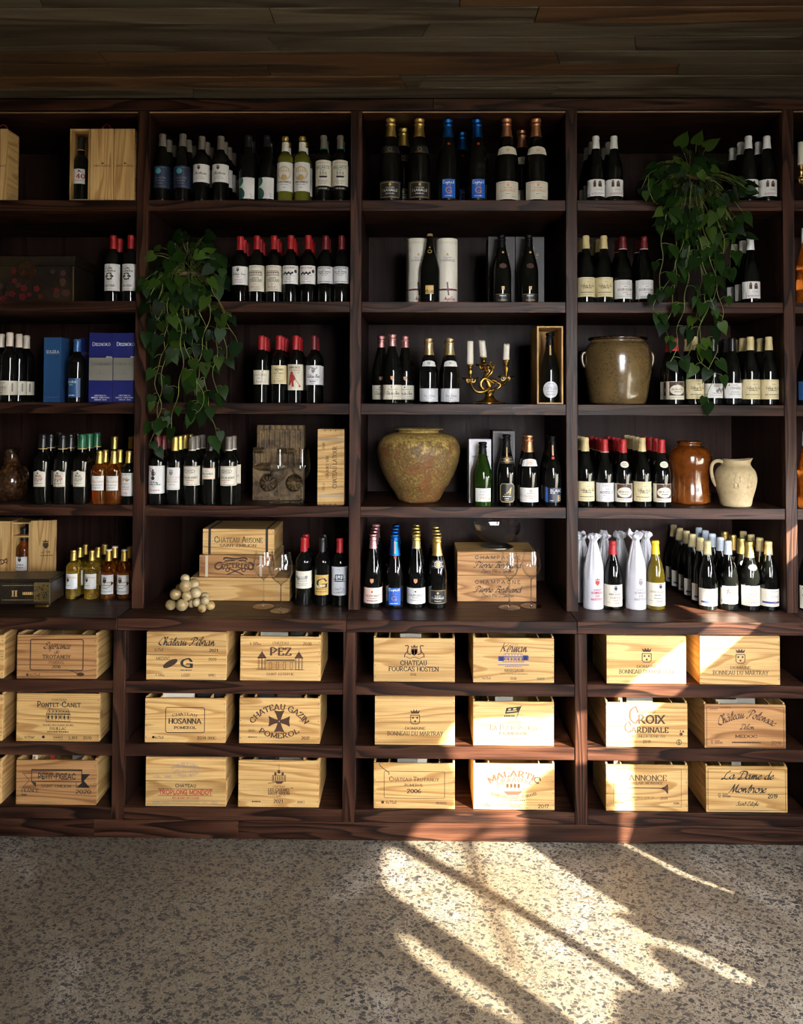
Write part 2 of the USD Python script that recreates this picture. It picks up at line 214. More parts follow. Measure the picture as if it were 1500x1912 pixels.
GL.update(zip('abcdefghiklmnoprstuvwxyj', '~49290705244649/~49455466 ~063c3e1d1624463859 ~382907052446 ~49290705244649/~5e4a455466 ~0627382907052446 ~064d3e2b2110/1949 ~49290705244649/~4943210057 ~063c3e1d14/~14283947455466 ~0629152446/3b ~063c3e1d14/49174446 ~063c3e1d152446 ~061914/~14283934/~344859657486 ~061914/~142839455466 ~2907052445482959 ~0619/1910/~172948463414 ~061a38354456 ~06293634143446 ~063d26152446/1a4a ~061915243549/~49455466 ~0619244959 ~061915243849/~4945546878 0449/0944 ~061915243549/~4943210057 ~0629152110/3b'.split()))
SC = dict(zip('CPELDMKBSAGT', '~6c7d5e2b07254476 ~5d4935140405/~1b2d6e9c8a4848 ~7c6e3d3b5a/~5a2706345476 ~5c7e5d39240415548495 ~4d3924140546/~0c3e8d9a8644140405 ~04264e/4e54/549e/~9e8695a4b6 ~3e2914/~9d7b29/~29576596 ~4d3914/~0c3e7d6a39/~397876451415 ~7c6e4c5a67451405 ~0414365e/5e74/2757 ~7c6e3b0725547769/6963 ~0c3e8d/~4d4714'.split()))
ACC = dict(zip('ÂâÉéÈèÔôÓóŐőŰűÀà', [(c, a) for c, a in zip('AaEeEeOoOoOoUuAa', '^^//``^^////""``')]))
NIB = {'s': (.10, .04, 0), 'b': (.13, .06, 0), 'x': (.085, .03, 40), 'n': (.075, .075, 0), 'N': (.105, .105, 0), 't': (.06, .025, 0)}
_gc = {}
def glyph(ch, font):
    key = (ch, font)
    if key in _gc: return _gc[key]
    base, acc = ACC.get(ch, (ch, None)); code = (SC if font == 'x' and base in SC else GL).get(base, ''); low = base.islower(); k = 1.0
    if low and font in 'sbt': code, k = GL[base.upper()], .78
    a, b, ang = NIB[font]; nib = affinity.rotate(affinity.scale(Point(0, 0).buffer(1, 3), a, b), ang, origin=(0, 0)); nc = np.array(nib.exterior.coords); out = []; W = 0.0
    D = lambda q: (int(q[0], 36)/10, (int(q[1], 36)-4)/10)
    for st in (code.split('/') if code and base != '/' else [code] if code else []):
        sm = st.startswith('~'); s2 = st.lstrip('~'); pts = []; ser = []
        i = 0
        while i+1 < len(s2):
            pts.append(D(s2[i:i+2])); i += 2
            if i < len(s2) and s2[i] == '_': ser.append(pts[-1]); i += 1
        P = np.array(pts); W = max(W, P[:, 0].max())
        if sm and len(P) > 2: P = spline(P, 4*len(P))
        if len(P) == 1: out.append(affinity.translate(Point(0, 0).buffer(max(a, b)*1.1, 4), *P[0]))
        for p, q in zip(P[:-1], P[1:]): out.append(MultiPoint(np.vstack([nc+p, nc+q])).convex_hull)
        if font in 'sbt':
            for p in ser: out.append(sbox(p[0]-.19, p[1]-.03, p[0]+.19, p[1]+.03))
    g = unary_union(out) if out else Polygon()
    if acc:
        x, y = W/2, (1.22 if not low or font in 'sbt' else .78); q = {'^': [(x-.18, y-.1), (x, y+.06), (x+.18, y-.1)], '/': [(x-.05, y-.1), (x+.15, y+.08)], '`': [(x+.05, y-.1), (x-.15, y+.08)], '"': [(x-.2, y-.1), (x-.05, y+.1)]}[acc]
        g = g.union(LineString(q).buffer(.035, 2))
    if k != 1.0: g = affinity.scale(g, k, k, origin=(0, 0)); W *= k
    if font == 'x': g = affinity.skew(g, 20, origin=(0, 0))
    g = g.simplify(.012); _gc[key] = (g, W if ch != ' ' else .35); return _gc[key]
def text(t, h, w=None, font='s', sp=None):
    x, out = 0.0, []
    gap = {'x': .03, 'n': .24, 'N': .26, 's': .26, 'b': .28, 't': .25}[font] if sp is None else sp
    for ch in t:
        g, W = glyph(ch, font)
        if not g.is_empty: out.append(affinity.translate(g, x, 0))
        x += W + gap*(1.0 if font != 'x' or ch not in SC else .5)
    x = max(x-gap, .1); sx = (w/x if w else h)
    return [affinity.affine_transform(g, [sx, 0, 0, h, -x*sx/2, -h/2]) for g in out]
def T(font, t, cx, cy, h, w=None, arc=None, rot=0, sp=None):
    gs = text(t, h, w, font, sp)
    if arc:
        R = abs(arc)
        def bend(c):
            if arc > 0: a = c[:, 0]/R; r = R+c[:, 1]; return np.stack([r*np.sin(a), r*np.cos(a)-R], 1)
            a = c[:, 0]/R; r = R-c[:, 1]; return np.stack([r*np.sin(a), R-r*np.cos(a)], 1)
        gs = [shtransform(segmentize(g, h*.25), bend) for g in gs]
    if rot: gs = [affinity.rotate(g, rot, origin=(0, 0)) for g in gs]
    return [affinity.translate(g, cx, -cy) for g in gs]
def dash(cx, cy, w, h=1.1, n=None):                   # a line of print too fine to read
    n = n or max(3, int(w/3.2)); r = random.Random(int(cx*7+cy)); out = []; x = cx-w/2
    while x < cx+w/2-1: l = r.uniform(1.0, 3.6); out.append(sbox(x, -cy-h/2, min(x+l, cx+w/2), -cy+h/2)); x += l+.8
    return out
def line(x0, y0, x1, y1, w=.8): return [LineString([(x0, -y0), (x1, -y1)]).buffer(w/2, 2, cap_style=2)]
def frame(x0, y0, x1, y1, w=.8, r=3): p = sbox(x0+r, -y1+r, x1-r, -y0-r).buffer(r, 4); return [p.difference(p.buffer(-w))]
def poly(*p): return [Polygon([(a, -b) for a, b in p]).buffer(0)]
def disc(cx, cy, r, n=5): return [Point(cx, -cy).buffer(r, n)]
def ring(cx, cy, r, w=.8): return [Point(cx, -cy).buffer(r, 5).difference(Point(cx, -cy).buffer(r-w, 5))]
def pen(P, w=.8): return [LineString([(a, -b) for a, b in spline(P, 5*len(P))]).buffer(w/2, 2)]
def stamp(cx, cy, w=11, h=4): return frame(cx-w/2, cy-h/2, cx+w/2, cy+h/2, .5, .8)+dash(cx, cy, w-3, 1.6)
def tri2d(gs):
    V, F, n = [], [], 0
    for g in gs:
        for q in getattr(g, 'geoms', [g]):
            if q.is_empty or q.geom_type != 'Polygon' or q.area < 1e-9: continue
            v, f = trimesh.creation.triangulate_polygon(q, engine='earcut')
            V.append(v); F.append(np.asarray(f)+n); n += len(v)
    v, f = np.vstack(V), np.vstack(F); a = v[f]; cr = np.cross(a[:, 1]-a[:, 0], a[:, 2]-a[:, 0]); f[cr < 0] = f[cr < 0][:, ::-1]
    return v, f
def flat(gs, c, s, y):                                # print on a face that looks towards -y; c: its centre in picture units, s: metres per unit
    v, f = tri2d(gs); return trimesh.Trimesh(np.stack([(v[:, 0]-c[0])*s, np.full(len(v), y), (v[:, 1]+c[1])*s], 1), f, process=False)
def wrap(gs, c, s, r, z0, fine=0.012, turn=0.0):       # print round a bottle
    v, f = tri2d(gs); v = np.stack([(v[:, 0]-c[0])*s, (v[:, 1]+c[1])*s, 0*v[:, 0]], 1)
    if (np.ptp(v[f][:, :, 0], axis=1) > fine).any(): v, f = trimesh.remesh.subdivide_to_size(v, f, fine, max_iter=12)
    v = np.asarray(v); a = np.clip(v[:, 0]/r, -1.9, 1.9)+turn
    return trimesh.Trimesh(np.stack([r*np.sin(a), -r*np.cos(a), z0+v[:, 1]], 1), f, process=False)
# ------------------------------------------------------------------ the room
X0, X1, Y0, Y1, ZC = -3.0, 2.34, -4.30, 0.66, 3.262
YP = -.16                                             # front plane of the base cabinet
part('/World', 'floor', bx(X0-.2, X1+.2, Y0-.2, Y1+.2, -.12, 0), 'polished_concrete', kind='structure')
part('/World', 'ground', bx(-40, 40, -40, 30, -.5, -.16, .01), 'garden_ground', kind='structure')
def struct(name, mesh, m): return part('/World', name, mesh, m, kind='structure')
ce = thing('ceiling', None, None, (0, 0, 0), kind='structure')
rng = random.Random(4)
pw, y, row = .1215, .0, 0
rows_seen = [(-.72, .9), (.31, .2), (-.35, 1.35), (-1.0, .82), (-.30, 1.1), (.32, 1.7), (-.25, .7), (-1.02, .42), (.1, 1.2)]
part(ce, 'backing_board', bx(X0-.2, X1+.2, Y0-.2, Y1+.2, ZC+.024, ZC+.12), 'wall_dark')
while y > Y0-.1:
    cuts = sorted(list(rows_seen[row]) if row < len(rows_seen) else [rng.uniform(-2, .2), rng.uniform(.6, 1.8)])
    xs = [X0-.2]+cuts+[X1+.2]; dz = rng.uniform(-.004, .004)
    for k in range(len(xs)-1):
        sl = rng.choice((-.03, 0, .03, .04)); a, b = xs[k]+(.0012 if k else 0), xs[k+1]-(.0012 if k < len(xs)-2 else 0); d2 = dz+rng.uniform(-.0015, .0015)
        q = [(a, y-pw+.0015), (b, y-pw+.0015), (b+(sl if k < len(xs)-2 else 0), y-.0015), (a+(sl0 if k else 0), y-.0015)]; sl0 = sl
        P = []
        for (u, v), w in zip(q, ((1, 1), (-1, 1), (-1, -1), (1, -1))): P += [(u, v, ZC+.002+d2), (u+w[0]*.0015, v+w[1]*.0015, ZC+d2), (u, v, ZC+.024)]
        part(ce, 'plank', hull(P), 'barn_brown' if (row in (2, 3) and k != 2) or rng.random() < .2 else 'barn_grey')
    y -= pw; row += 1
struct('wall_back', bx(X0-.2, X1+.2, Y1, Y1+.12, 0, ZC+.03), 'wall_dark')
struct('wall_left', bx(X0-.16, X0, Y0-.2, Y1, 0, ZC-.006), 'wall_dark')
# the two walls with openings that the daylight comes through (behind and beside the camera)
def holed(rect, holes, t, place, m, name):
    g = sbox(*rect)
    for h in holes: g = g.difference(h)
    e = trimesh.creation.extrude_polygon(g, t, engine='earcut'); V = np.array(e.vertices); e = trimesh.Trimesh(place(V), e.faces, process=False); return struct(name, e, m)
WB = (.76, 1.12, 1.97, 2.92)
holed((X0-.2, 0, X1+.2, ZC+.03), [sbox(*WB)], .14, lambda V: np.stack([V[:, 0], Y0-V[:, 2], V[:, 1]], 1), 'wall_plaster', 'wall_front')
def window(name, rect, place, bars):
    w = thing(name, None, None, kind='structure'); a, b, c, d = rect
    g = sbox(*rect).difference(sbox(a+.04, b+.04, c-.04, d-.04))
    for q in bars: g = g.union(sbox(*q))
    e = trimesh.creation.extrude_polygon(g, .05, engine='earcut'); part(w, 'frame', trimesh.Trimesh(place(np.array(e.vertices)+[0, 0, .04]), e.faces), 'dark_wood_upright')
    e = trimesh.creation.extrude_polygon(sbox(a+.03, b+.03, c-.03, d-.03), .006, engine='earcut'); part(w, 'pane', trimesh.Trimesh(place(np.array(e.vertices)+[0, 0, .06]), e.faces), 'window_glass')
window('window_1', WB, lambda V: np.stack([V[:, 0], Y0-V[:, 2], V[:, 1]], 1), [(1.35, 1.12, 1.38, 2.92)])
WS = (-3.25, .36, -.25, 1.86)
holed((Y0-.2, 0, Y1, ZC-.006), [sbox(*WS)], .02, lambda V: np.stack([X1+V[:, 2], V[:, 0], V[:, 1]], 1), 'wall_plaster', 'wall_right')
# added panel outside the low side opening, out of view; its holes shape the sun patches
SUN_HOLES = [[(-2.42, 1.115), (-2.435, .88), (-2.388, .848), (-2.258, .791), (-2.206, .832), (-2.147, .835), (-2.123, .774), (-2.124, .712), (-1.988, .625), (-1.999, .73), (-2.071, .806), (-2.066, .885), (-2.057, .889), (-1.98, .826), (-1.927, .964), (-1.879, 1.043), (-1.864, 1.041), (-1.857, 1.261), (-1.731, 1.286), (-1.581, 1.214), (-1.48, 1.046), (-1.485, .808), (-1.521, .696), (-1.435, .558), (-1.382, .489), (-1.431, .654), (-1.411, .762), (-1.365, .866), (-1.364, 1.175), (-1.327, 1.239), (-1.08, 1.272), (-.84, 1.321), (-.34, 1.46), (-.40, 1.61), (-.704, 1.565), (-.892, 1.515), (-1.038, 1.491), (-1.585, 1.434), (-1.731, 1.5), (-2.20, 1.76), (-2.27, 1.72), (-2.17, 1.489), (-2.208, 1.393), (-2.396, 1.438), (-2.443, 1.388)],
        [(-2.754, .973), (-2.52, .936), (-2.512, .905), (-2.482, .891), (-2.452, .894), (-2.449, 1.116), (-2.51, 1.429), (-2.664, 1.458), (-2.856, 1.453), (-2.862, 1.301), (-2.892, 1.057)],
        [(-2.975, 1.175), (-2.99, 1.40), (-3.11, 1.41), (-3.135, 1.28), (-3.04, 1.12)]]
gp = unary_union([Polygon(q).buffer(.012).buffer(-.024).buffer(.014) for q in SUN_HOLES])
sh = sbox(-3.35, .02, -.12, 1.96).difference(gp)
e = trimesh.creation.extrude_polygon(sh, .05, engine='earcut'); V = np.array(e.vertices)
w2 = thing('window_2', None, None, kind='structure'); part(w2, 'screen', trimesh.Trimesh(np.stack([X1+.022+V[:, 2], V[:, 0], V[:, 1]], 1), e.faces, process=False), 'dark_wood_upright')  # added sun mask, unseen, in place of a glazed window
part(w2, 'branch', tube(spline([(3.3, -3.02, 1.815), (3.3, -3.34, 1.793), (3.3, -3.62, 1.757), (3.3, -3.76, 1.749)], 20), np.linspace(.020, .010, 20), 8), 'dark_wood_upright')  # added out of view to cast one soft shadow across the floor

# ------------------------------------------------------------------ joinery
PW, P, DB = .0521, .98, .611
ZS = {1: 2.791, 2: 2.326, 3: 1.862, 4: 1.398, 5: .934}
TH = .049
px_ = [i*P-.98 for i in range(-1, 4)]                  # posts
ws = thing('wall_shelving', 'tall dark-stained wooden shelving of five rows, standing on the worktop along the wall', 'shelving')
for i, x in enumerate(px_):
    part(ws, 'post', bx(x-PW/2, x+PW/2, 0, .03, .9345, 3.2045, .002), 'dark_wood_upright')
    part(ws, 'side_panel', bx(x-PW/2+.001, x+PW/2-.001, .0305, DB, .9345, 3.203, .001), 'dark_panel')
edges = [(px_[i]+PW/2, px_[i+1]-PW/2) for i in range(4)]+[(px_[4]+PW/2, X1-.003)]
for a, b in edges:
    for r_ in (1, 2, 3, 4): part(ws, 'shelf', bx(a+.0008, b-.0008, .004, DB, ZS[r_]-TH, ZS[r_], .0015), 'dark_wood_level')
    part(ws, 'soffit', bx(a+.0008, b-.0008, .004, DB, 3.190, 3.203, .001), 'dark_wood_level')
    part(ws, 'lipping', bx(a+.0008, b-.0008, .0005, .0035, 3.193, 3.1985, .0005), 'lit_edge_wood')  # pale strip paints in the light caught along the soffit edge
    part(ws, 'back_panel', bx(a-.02, b+.02, DB+.0005, DB+.019, .9345, 3.203, .001), 'dark_panel')
for a, b in ((X0+.003, .35), (.352, X1-.003)): part(ws, 'fascia', bx(a, b, 0, .03, 3.2055, ZC-.006, .001), 'dark_wood_level')
part(ws, 'top_board', bx(X0+.003, X1-.003, .031, DB, 3.2055, 3.24), 'dark_wood_level')
wt = thing('worktop', 'thick dark wooden worktop of butted boards under the bottom row of bottles', 'worktop')
for a, b in ((X0+.003, -1.012), (-1.011, -.022), (-.021, .968), (.969, 1.958), (1.959, X1-.003)):
    part(wt, 'board', bx(a, b, YP, DB+.018, .8815, .934, .0025), 'dark_wood_level')
bc = thing('base_cabinet', 'dark wooden base cabinet of open crate shelves on a plinth, along the concrete floor', 'cabinet')
bxs = [-1.992+i*.992 for i in range(5)]
for x in bxs:
    part(bc, 'post', bx(x-PW/2, x+PW/2, YP, YP+.03, .0775, .881, .002), 'dark_wood_upright')
    part(bc, 'side_panel', bx(x-PW/2+.004, x+PW/2+.003, YP+.031, .56, .0775, .881, .001), 'dark_panel')
be = [(bxs[i]+PW/2, bxs[i+1]-PW/2) for i in range(4)]+[(bxs[4]+PW/2, X1-.003)]
for a, b in be:
    for z0, z1 in ((.614, .666), (.346, .398), (.0775, .128)): part(bc, 'shelf', bx(a+.001, b-.001, YP+.004, .56, z0, z1, .0015), 'dark_wood_level')
    part(bc, 'back_panel', bx(a-.02, b+.02, .561, .575, .0775, .881, .001), 'dark_panel')
for a, b in ((X0+.003, -1.10), (-1.099, -.48), (-.479, X1-.003)): part(bc, 'plinth', bx(a, b, YP+.002, YP+.022, .001, .0765, .0015), 'dark_wood_level')
ZB = {'A': .666, 'B': .398, 'C': .128}
# ------------------------------------------------------------------ bottles
SHAPE = {'B': [(0, 0), (.92, 0), (1, .015), (1, .62), (.985, .655), (.9, .69), (.72, .722), (.53, .75), (.43, .775), (.395, .80), (.365, .95), (.36, .985), (0, .99)],
         'U': [(0, 0), (.92, 0), (1, .015), (1, .46), (.97, .51), (.88, .57), (.74, .64), (.58, .71), (.46, .77), (.39, .83), (.36, .9), (.345, .95), (.34, .985), (0, .99)],
         'C': [(0, 0), (.9, 0), (1, .02), (1, .44), (.97, .5), (.87, .57), (.72, .65), (.56, .73), (.44, .80), (.375, .87), (.35, .92), (.33, .96), (0, .965)],
         'P': [(0, 0), (.92, 0), (1, .015), (1, .60), (.97, .635), (.80, .68), (.56, .71), (.44, .74), (.46, .79), (.42, .83), (.385, .95), (.38, .985), (0, .99)],
         'W': [(0, 0), (.92, 0), (1, .015), (1, .30), (.93, .34), (1, .38), (.93, .42), (1, .46), (.96, .5), (.82, .6), (.55, .7), (.43, .77), (.38, .95), (.37, .985), (0, .99)]}
CAPS = {'c': [(.0, 0), (.012, .5), (.012, 0)]}
def rad(sh, z): t = SHAPE[sh]; return float(np.interp(z, [q[1] for q in t], [q[0] for q in t]))
def capsule(sh, H, r, z0, st):
    if st == 'f':                                      # champagne foil over cork and wire
        k = r*.036/.043/.0375; zz = [z0, z0+.02]+[.80, .86, .90]; pr = [(rad(sh, z)*r+.0012, z) for z in sorted(set(zz)) if z >= z0-1e-6]
        g = r/.043; pr += [(.0162*g, .906), (.0188*g, .912), (.0190*g, .928), (.0160*g, .936), (.0150*g, .95), (.0178*g, .962), (.0192*g, .975), (.0188*g, .988), (.0150*g, .998), (0, 1.0)]
        m = lathe([(a, z*H) for a, z in pr], 26); V = np.array(m.vertices); d = meshkit.noise(V*210, 3)-.5; zf = V[:, 2]/H; q = np.hypot(V[:, 0], V[:, 1]); n = np.where((zf > .88)[:, None], V/np.maximum(q, 1e-6)[:, None]*[1, 1, 0], 0)
        m.vertices = V+n*(d*.0032*g)[:, None]; return m
    e = .0010; R = lambda z: rad(sh, z)*r+e
    if st == 's': pr = [(R(z0), z0), (R(.9), .9), (R(.95), .985), (R(.95)-.0012, .998), (0, 1.0)]
    elif st == 'k': pr = [(R(z0), z0), (R(.92), .92), (.0125, .925), (.0135, .985), (.011, 1.0), (0, 1.002)]
    else: pr = [(R(z0)+.0003, z0), (R(z0)+.0003, z0+.01), (R(.9), .93), (R(.93)+.0001, .945), (R(.95)+.0016, .952), (R(.95)+.0017, .978), (R(.95)+.0002, .990), (R(.95)-.001, 1.0), (0, 1.002)]
    return lathe([(a, z*H) for a, z in pr], 22)
def arcpoly(cx, cy, w, h): return [sbox(cx-w/2, -cy-h/2, cx+w/2, -cy+h/2)]
def make_bottle(name, label, cat_, group, loc, S, s, c, rz=0):
    t = thing(name, label, cat_, loc, rz, group); sh, H, r = S['sh'], S['H'], S['r']
    part(t, 'bottle_glass', lathe([(a*r, z*H) for a, z in SHAPE[sh]], 28), S['g'], 40)
    cm, z0, st = S['cap']; part(t, 'capsule' if st != 'k' else 'cork', capsule(sh, H, r, z0, st), cm, 40)
    if S.get('ringz'):
        for zf, w, m in S['ringz']: part(t, 'neck_band', lathe([(rad(sh, zf)*r+.0022, zf*H-w/2), (rad(sh, zf)*r+.0026, zf*H), (rad(sh, zf)*r+.0022, zf*H+w/2)], 20), m, True)
    zc = lambda py: (at(c[0], py, loc[1]-r)[2]-loc[2])
    for L in S.get('labs', ()):
        y0, y1, m = L['y0'], L['y1'], L['m']; yc = (y0+y1)/2; w = L.get('w', 2*r/s*1.5)
        base = L.get('shape') or arcpoly(c[0], yc, w, y1-y0)
        zf = zc(yc)/H; rr = rad(sh, zf)*r
        def put(gs, dr, nm, mm):
            q = wrap(gs, (c[0], yc), s, rr+dr, zc(yc), turn=L.get('turn', 0))
            if zf > SHAPE[sh][3][1]+.01:                # on the shoulder or neck: follow the glass
                V = np.array(q.vertices); a = np.hypot(V[:, 0], V[:, 1]); R = np.array([rad(sh, z/H)*r for z in V[:, 2]])+dr+.0014*bool(L.get('foil')); V[:, 0] *= R/a; V[:, 1] *= R/a; q.vertices = V
            part(t, nm, q, mm, False)
        put(base, .0004, L.get('name', 'paper_label'), m)
        for ink, gs in L.get('pr', ()): put(gs, .0008, 'print', ink)
    return t
protos = {}
BAY = {0: 'leftmost bay', 1: 'second bay', 2: 'third bay', 3: 'fourth bay', 4: 'bay at right edge'}
ROW = {1: 'top shelf', 2: 'second shelf', 3: 'third shelf', 4: 'fourth shelf', 5: 'worktop'}
ORD = ['first', 'second', 'third', 'fourth', 'fifth', 'sixth', 'seventh', 'eighth', 'ninth', 'tenth', 'eleventh']
def column(bay, row, col, px, key, look, n=1, y0=.06, dy=None, top=None, spec=None, name='wine_bottle', back=None, rz=None, first=1):
    """a file of bottles that stand one behind the other; the first of each kind is built, the others are copies"""
    for k in range(n):
        if key not in protos:
            r = spec['r']; H = spec.get('H') or at(px, top, y0)[2]-ZS[row]; spec['H'] = H
            s = (y0-r-EYE[1])/FPX
        S = protos[key][1] if key in protos else spec
        r = S['r']; y = y0+k*(dy or 2*r+.007); x = at(px, at and 900, y0)[0]
        x = at(px, 755+(1.882-ZS[row]-.12)/(y0-EYE[1])*FPX, y0)[0]
        pos = (back or ('front of' if n > 1 and k == 0 else ORD[k]+' in' if n > 1 else 'sole one in'))
        lab = '%s, %s %s column, %s, %s' % (look, pos, ORD[col-1], ROW[row], BAY[bay])
        if len(lab.split()) > 16: print('LONG', len(lab.split()), lab)
        grp = 'bottles on the %s of the %s' % (ROW[row], BAY[bay]); jr = random.Random(int(px*13+k*7+row)); a = jr.uniform(-.06, .06) if rz is None else rz
        loc = (x+(jr.uniform(-.002, .002) if k else 0), y+(jr.uniform(-.003, .003) if k else 0), ZS[row]+.0005)
        if key in protos: dup(protos[key][0], lab, 'bottle', loc, a, grp)
        else: protos[key] = (make_bottle(name, lab, 'bottle', grp, loc, S, s, (px, None), a), S)
def sp(sh, r, g, cap, y0=None, y1=None, m=None, pr=(), more=(), **k):
    labs = ([dict(y0=y0, y1=y1, m=m, pr=pr, **{q: v for q, v in k.items() if q in ('w', 'shape', 'turn', 'name')})] if m else [])+list(more)
    return dict(sh=sh, r=r, g=g, cap=cap, labs=labs, **{q: v for q, v in k.items() if q in ('ringz', 'H')})
def crest(cx, cy, k=1.0): return poly((cx-4*k, cy-4*k), (cx+4*k, cy-4*k), (cx+4*k, cy+1*k), (cx, cy+5*k), (cx-4*k, cy+1*k))+poly((cx-4*k, cy-5*k), (cx-4*k, cy-8*k), (cx-2*k, cy-6*k), (cx, cy-9*k), (cx+2*k, cy-6*k), (cx+4*k, cy-8*k), (cx+4*k, cy-5*k))
def manor(cx, cy, w, h): return line(cx-w/2, cy+h/2, cx+w/2, cy+h/2, .7)+frame(cx-w/2, cy-h*.1, cx+w/2, cy+h/2, .6, .3)+(lambda g: [g.difference(g.buffer(-.7))])(poly((cx-w/2, cy-h*.1), (cx-w*.4, cy-h/2), (cx+w*.4, cy-h/2), (cx+w/2, cy-h*.1))[0])+sum([arcpoly(cx-w/2+w*(i+.5)/6, cy+h*.15, w*.05, h*.25)+arcpoly(cx-w*.42+w*.84*(i+.5)/6, cy-h*.3, w*.03, h*.16) for i in range(6)], [])

# --- second bay
column(1, 1, 1, 303, 'navy', 'black bottle, navy label, round hologram seal', 3, .05, top=251, spec=sp('U', .040, 'glass_black', ('cap_pewter', .81, 'c'), 309, 351, 'paper_navy', [('ink_teal', disc(300, 318.5, 5.5, 8)), ('ink_grey', T('n', 'LAS ALTAS', 303, 331.5, 3.2, 22)+dash(303, 337, 16)+line(289, 312, 317, 312, .5)+line(289, 348, 317, 348, .5)+dash(303, 342, 12))]))
column(1, 1, 2, 341, 'navy', 'black bottle, navy label, round hologram seal', 3, .05)
column(1, 1, 3, 376.5, 'crestwhite', 'black bottle, white label, brown crest', 3, .05, top=255.5, spec=sp('B', .0385, 'glass_black', ('cap_pewter', .79, 'c'), 305.5, 340, 'paper_white', [('ink_brown', crest(374.5, 313, .7)+T('x', 'Château', 376, 322.5, 4.5, 26)), ('ink_grey', dash(376, 329, 12)+dash(376, 333, 18))]))
column(1, 1, 4, 412, 'crestwhite', 'black bottle, white label, brown crest', 4, .05)
column(1, 1, 5, 463.5, 'halfmoon', 'black bottle, white label, green half circles', 2, .05, top=254, spec=sp('U', .0425, 'glass_black', ('cap_black', .82, 'c'), 330.5, 371, 'paper_white', [('ink_green', [Point(448, -337).buffer(10, 8).union(Point(448, -362).buffer(13, 8)).intersection(sbox(447.6, -371, 470, -330.5))]), ('ink_grey', dash(473, 362, 6)+dash(474, 366, 5))], w=34))
column(1, 1, 6, 499, 'halfmoon', 'black bottle, white label, green half circles', 2, .05)
owl = [('ink_gold', ring(532, 323, 13.5, 1.6)+ring(532, 323, 11, .6)+disc(532, 331, 6)+line(522, 318, 542, 318, .8)+sum([line(524+4*i, 310+abs(i-2)*2, 524+4*i, 322, .9) for i in range(5)], [])), ('ink_black', T('b', 'CARBONNIEUX', 532, 339.5, 3.6, 28)), ('ink_grey', dash(532, 344.5, 20)+dash(532, 350, 5))]
column(1, 1, 7, 532.5, 'owlwhite', 'yellow-green glass bottle, gilt engraved white label', 2, .05, top=256, spec=sp('B', .037, 'glass_lime', ('foil_gold', .93, 'c'), 302, 357, 'paper_white', owl, w=44, more=[dict(y0=262, y1=280, m='paper_white', w=16, foil=1, pr=[('ink_gold', ring(534, 270, 3.5, .7))])]))
column(1, 1, 8, 564.5, 'owlwhite', 'yellow-green glass bottle, gilt engraved white label', 2, .05)
ship = [('ink_green', T('s', 'MALARTIC', 604.5, 311.5, 6, 30)), ('ink_grey', dash(604, 303, 22)+dash(604, 317, 12)+dash(604, 338, 20)+dash(604, 342, 14)), ('ink_black', poly((596, 328), (614, 328), (611, 331.5), (599, 331.5))+line(600, 327, 600, 319, .6)+line(605, 327, 605, 317, .6)+line(610, 327, 610, 320, .6)+line(597, 322, 612, 322, .6)+line(598, 325, 613, 325, .6))]
column(1, 1, 9, 604.5, 'shipcream', 'black bottle, cream label, sailing ship', 2, .05, top=254, spec=sp('B', .0372, 'glass_black', ('cap_pewter', .79, 'c'), 298, 347, 'paper_cream', ship, ringz=[(.795, .006, 'cap_green')], more=[dict(y0=349, y1=354, m='paper_black', w=30, pr=[('ink_white', T('n', 'VIN BLANC', 604.5, 351.5, 2.2, 16))])]))
column(1, 1, 10, 635.5, 'shipcream', 'black bottle, cream label, sailing ship', 2, .05)
RB = lambda c, *a, **k: sp('B', .0365, 'glass_black', (c, .79, 'c'), *a, **k)
column(1, 2, 1, 448.5, 'crown', 'red-capped bottle, white label, small crown', 3, .06, top=442, spec=RB('cap_crimson', 496.6, 531.6, 'paper_white', [('ink_black', crest(446, 504, .6)+T('x', 'Château Siran', 447.5, 511, 4, 27)), ('ink_red', T('s', 'MARGAUX', 447, 522.5, 2, 15)), ('ink_grey', dash(447, 517, 6)+dash(447, 527, 18))]))
man = [('ink_brown', manor(478.5, 509, 27, 8)+line(464, 514.5, 494, 514.5, .4)), ('ink_black', T('s', 'FERRAN', 479, 523.5, 5.5, 24)+dash(479, 518.5, 14)), ('ink_grey', dash(479, 530, 5)+dash(479, 498, 20)+dash(482, 540, 14)), ('ink_red', T('s', 'PESSAC', 478, 536, 2.2, 18))]
column(1, 2, 2, 479.5, 'manor', 'red-capped bottle, tall cream manor label', 3, .06, top=440.5, spec=RB('cap_red', 494.6, 544, 'paper_cream', man))
column(1, 2, 3, 511.3, 'manor', 'red-capped bottle, tall cream manor label', 3, .06)
med = [('ink_red', T('b', 'HAUT-LA FAURIE', 541, 499.5, 3, 24)), ('ink_black', sum([disc(531+3.5*i, 511-(i % 2)*2, 2.2, 3) for i in range(6)], [])+line(529, 514.5, 553, 514.5, .5)+disc(555.5, 506, 3.2)), ('ink_grey', dash(541, 518, 9)+dash(541, 526, 22)), ('ink_red', T('s', '2018', 541, 521.5, 2, 6))]
column(1, 2, 4, 542.5, 'medal', 'red-capped bottle, white label, black medal', 3, .06, top=440, spec=RB('cap_red', 495, 530, 'paper_white', med))
column(1, 2, 5, 575, 'medal', 'red-capped bottle, white label, black medal', 3, .06)
band = [('ink_grey', dash(607, 500, 28, 2.5)+dash(607, 526, 28, 2)+dash(606, 514, 10)), ('ink_black', T('b', 'TOUR SAINT CHRISTOPHE', 606, 507.5, 2.6, 26)+dash(606, 504, 8)+dash(606, 511, 18))]
column(1, 2, 6, 607.5, 'banded', 'dark bottle, dull red cap, banded label', 2, .06, top=440.5, spec=RB('cap_dark_red', 497, 529, 'paper_grey', band))
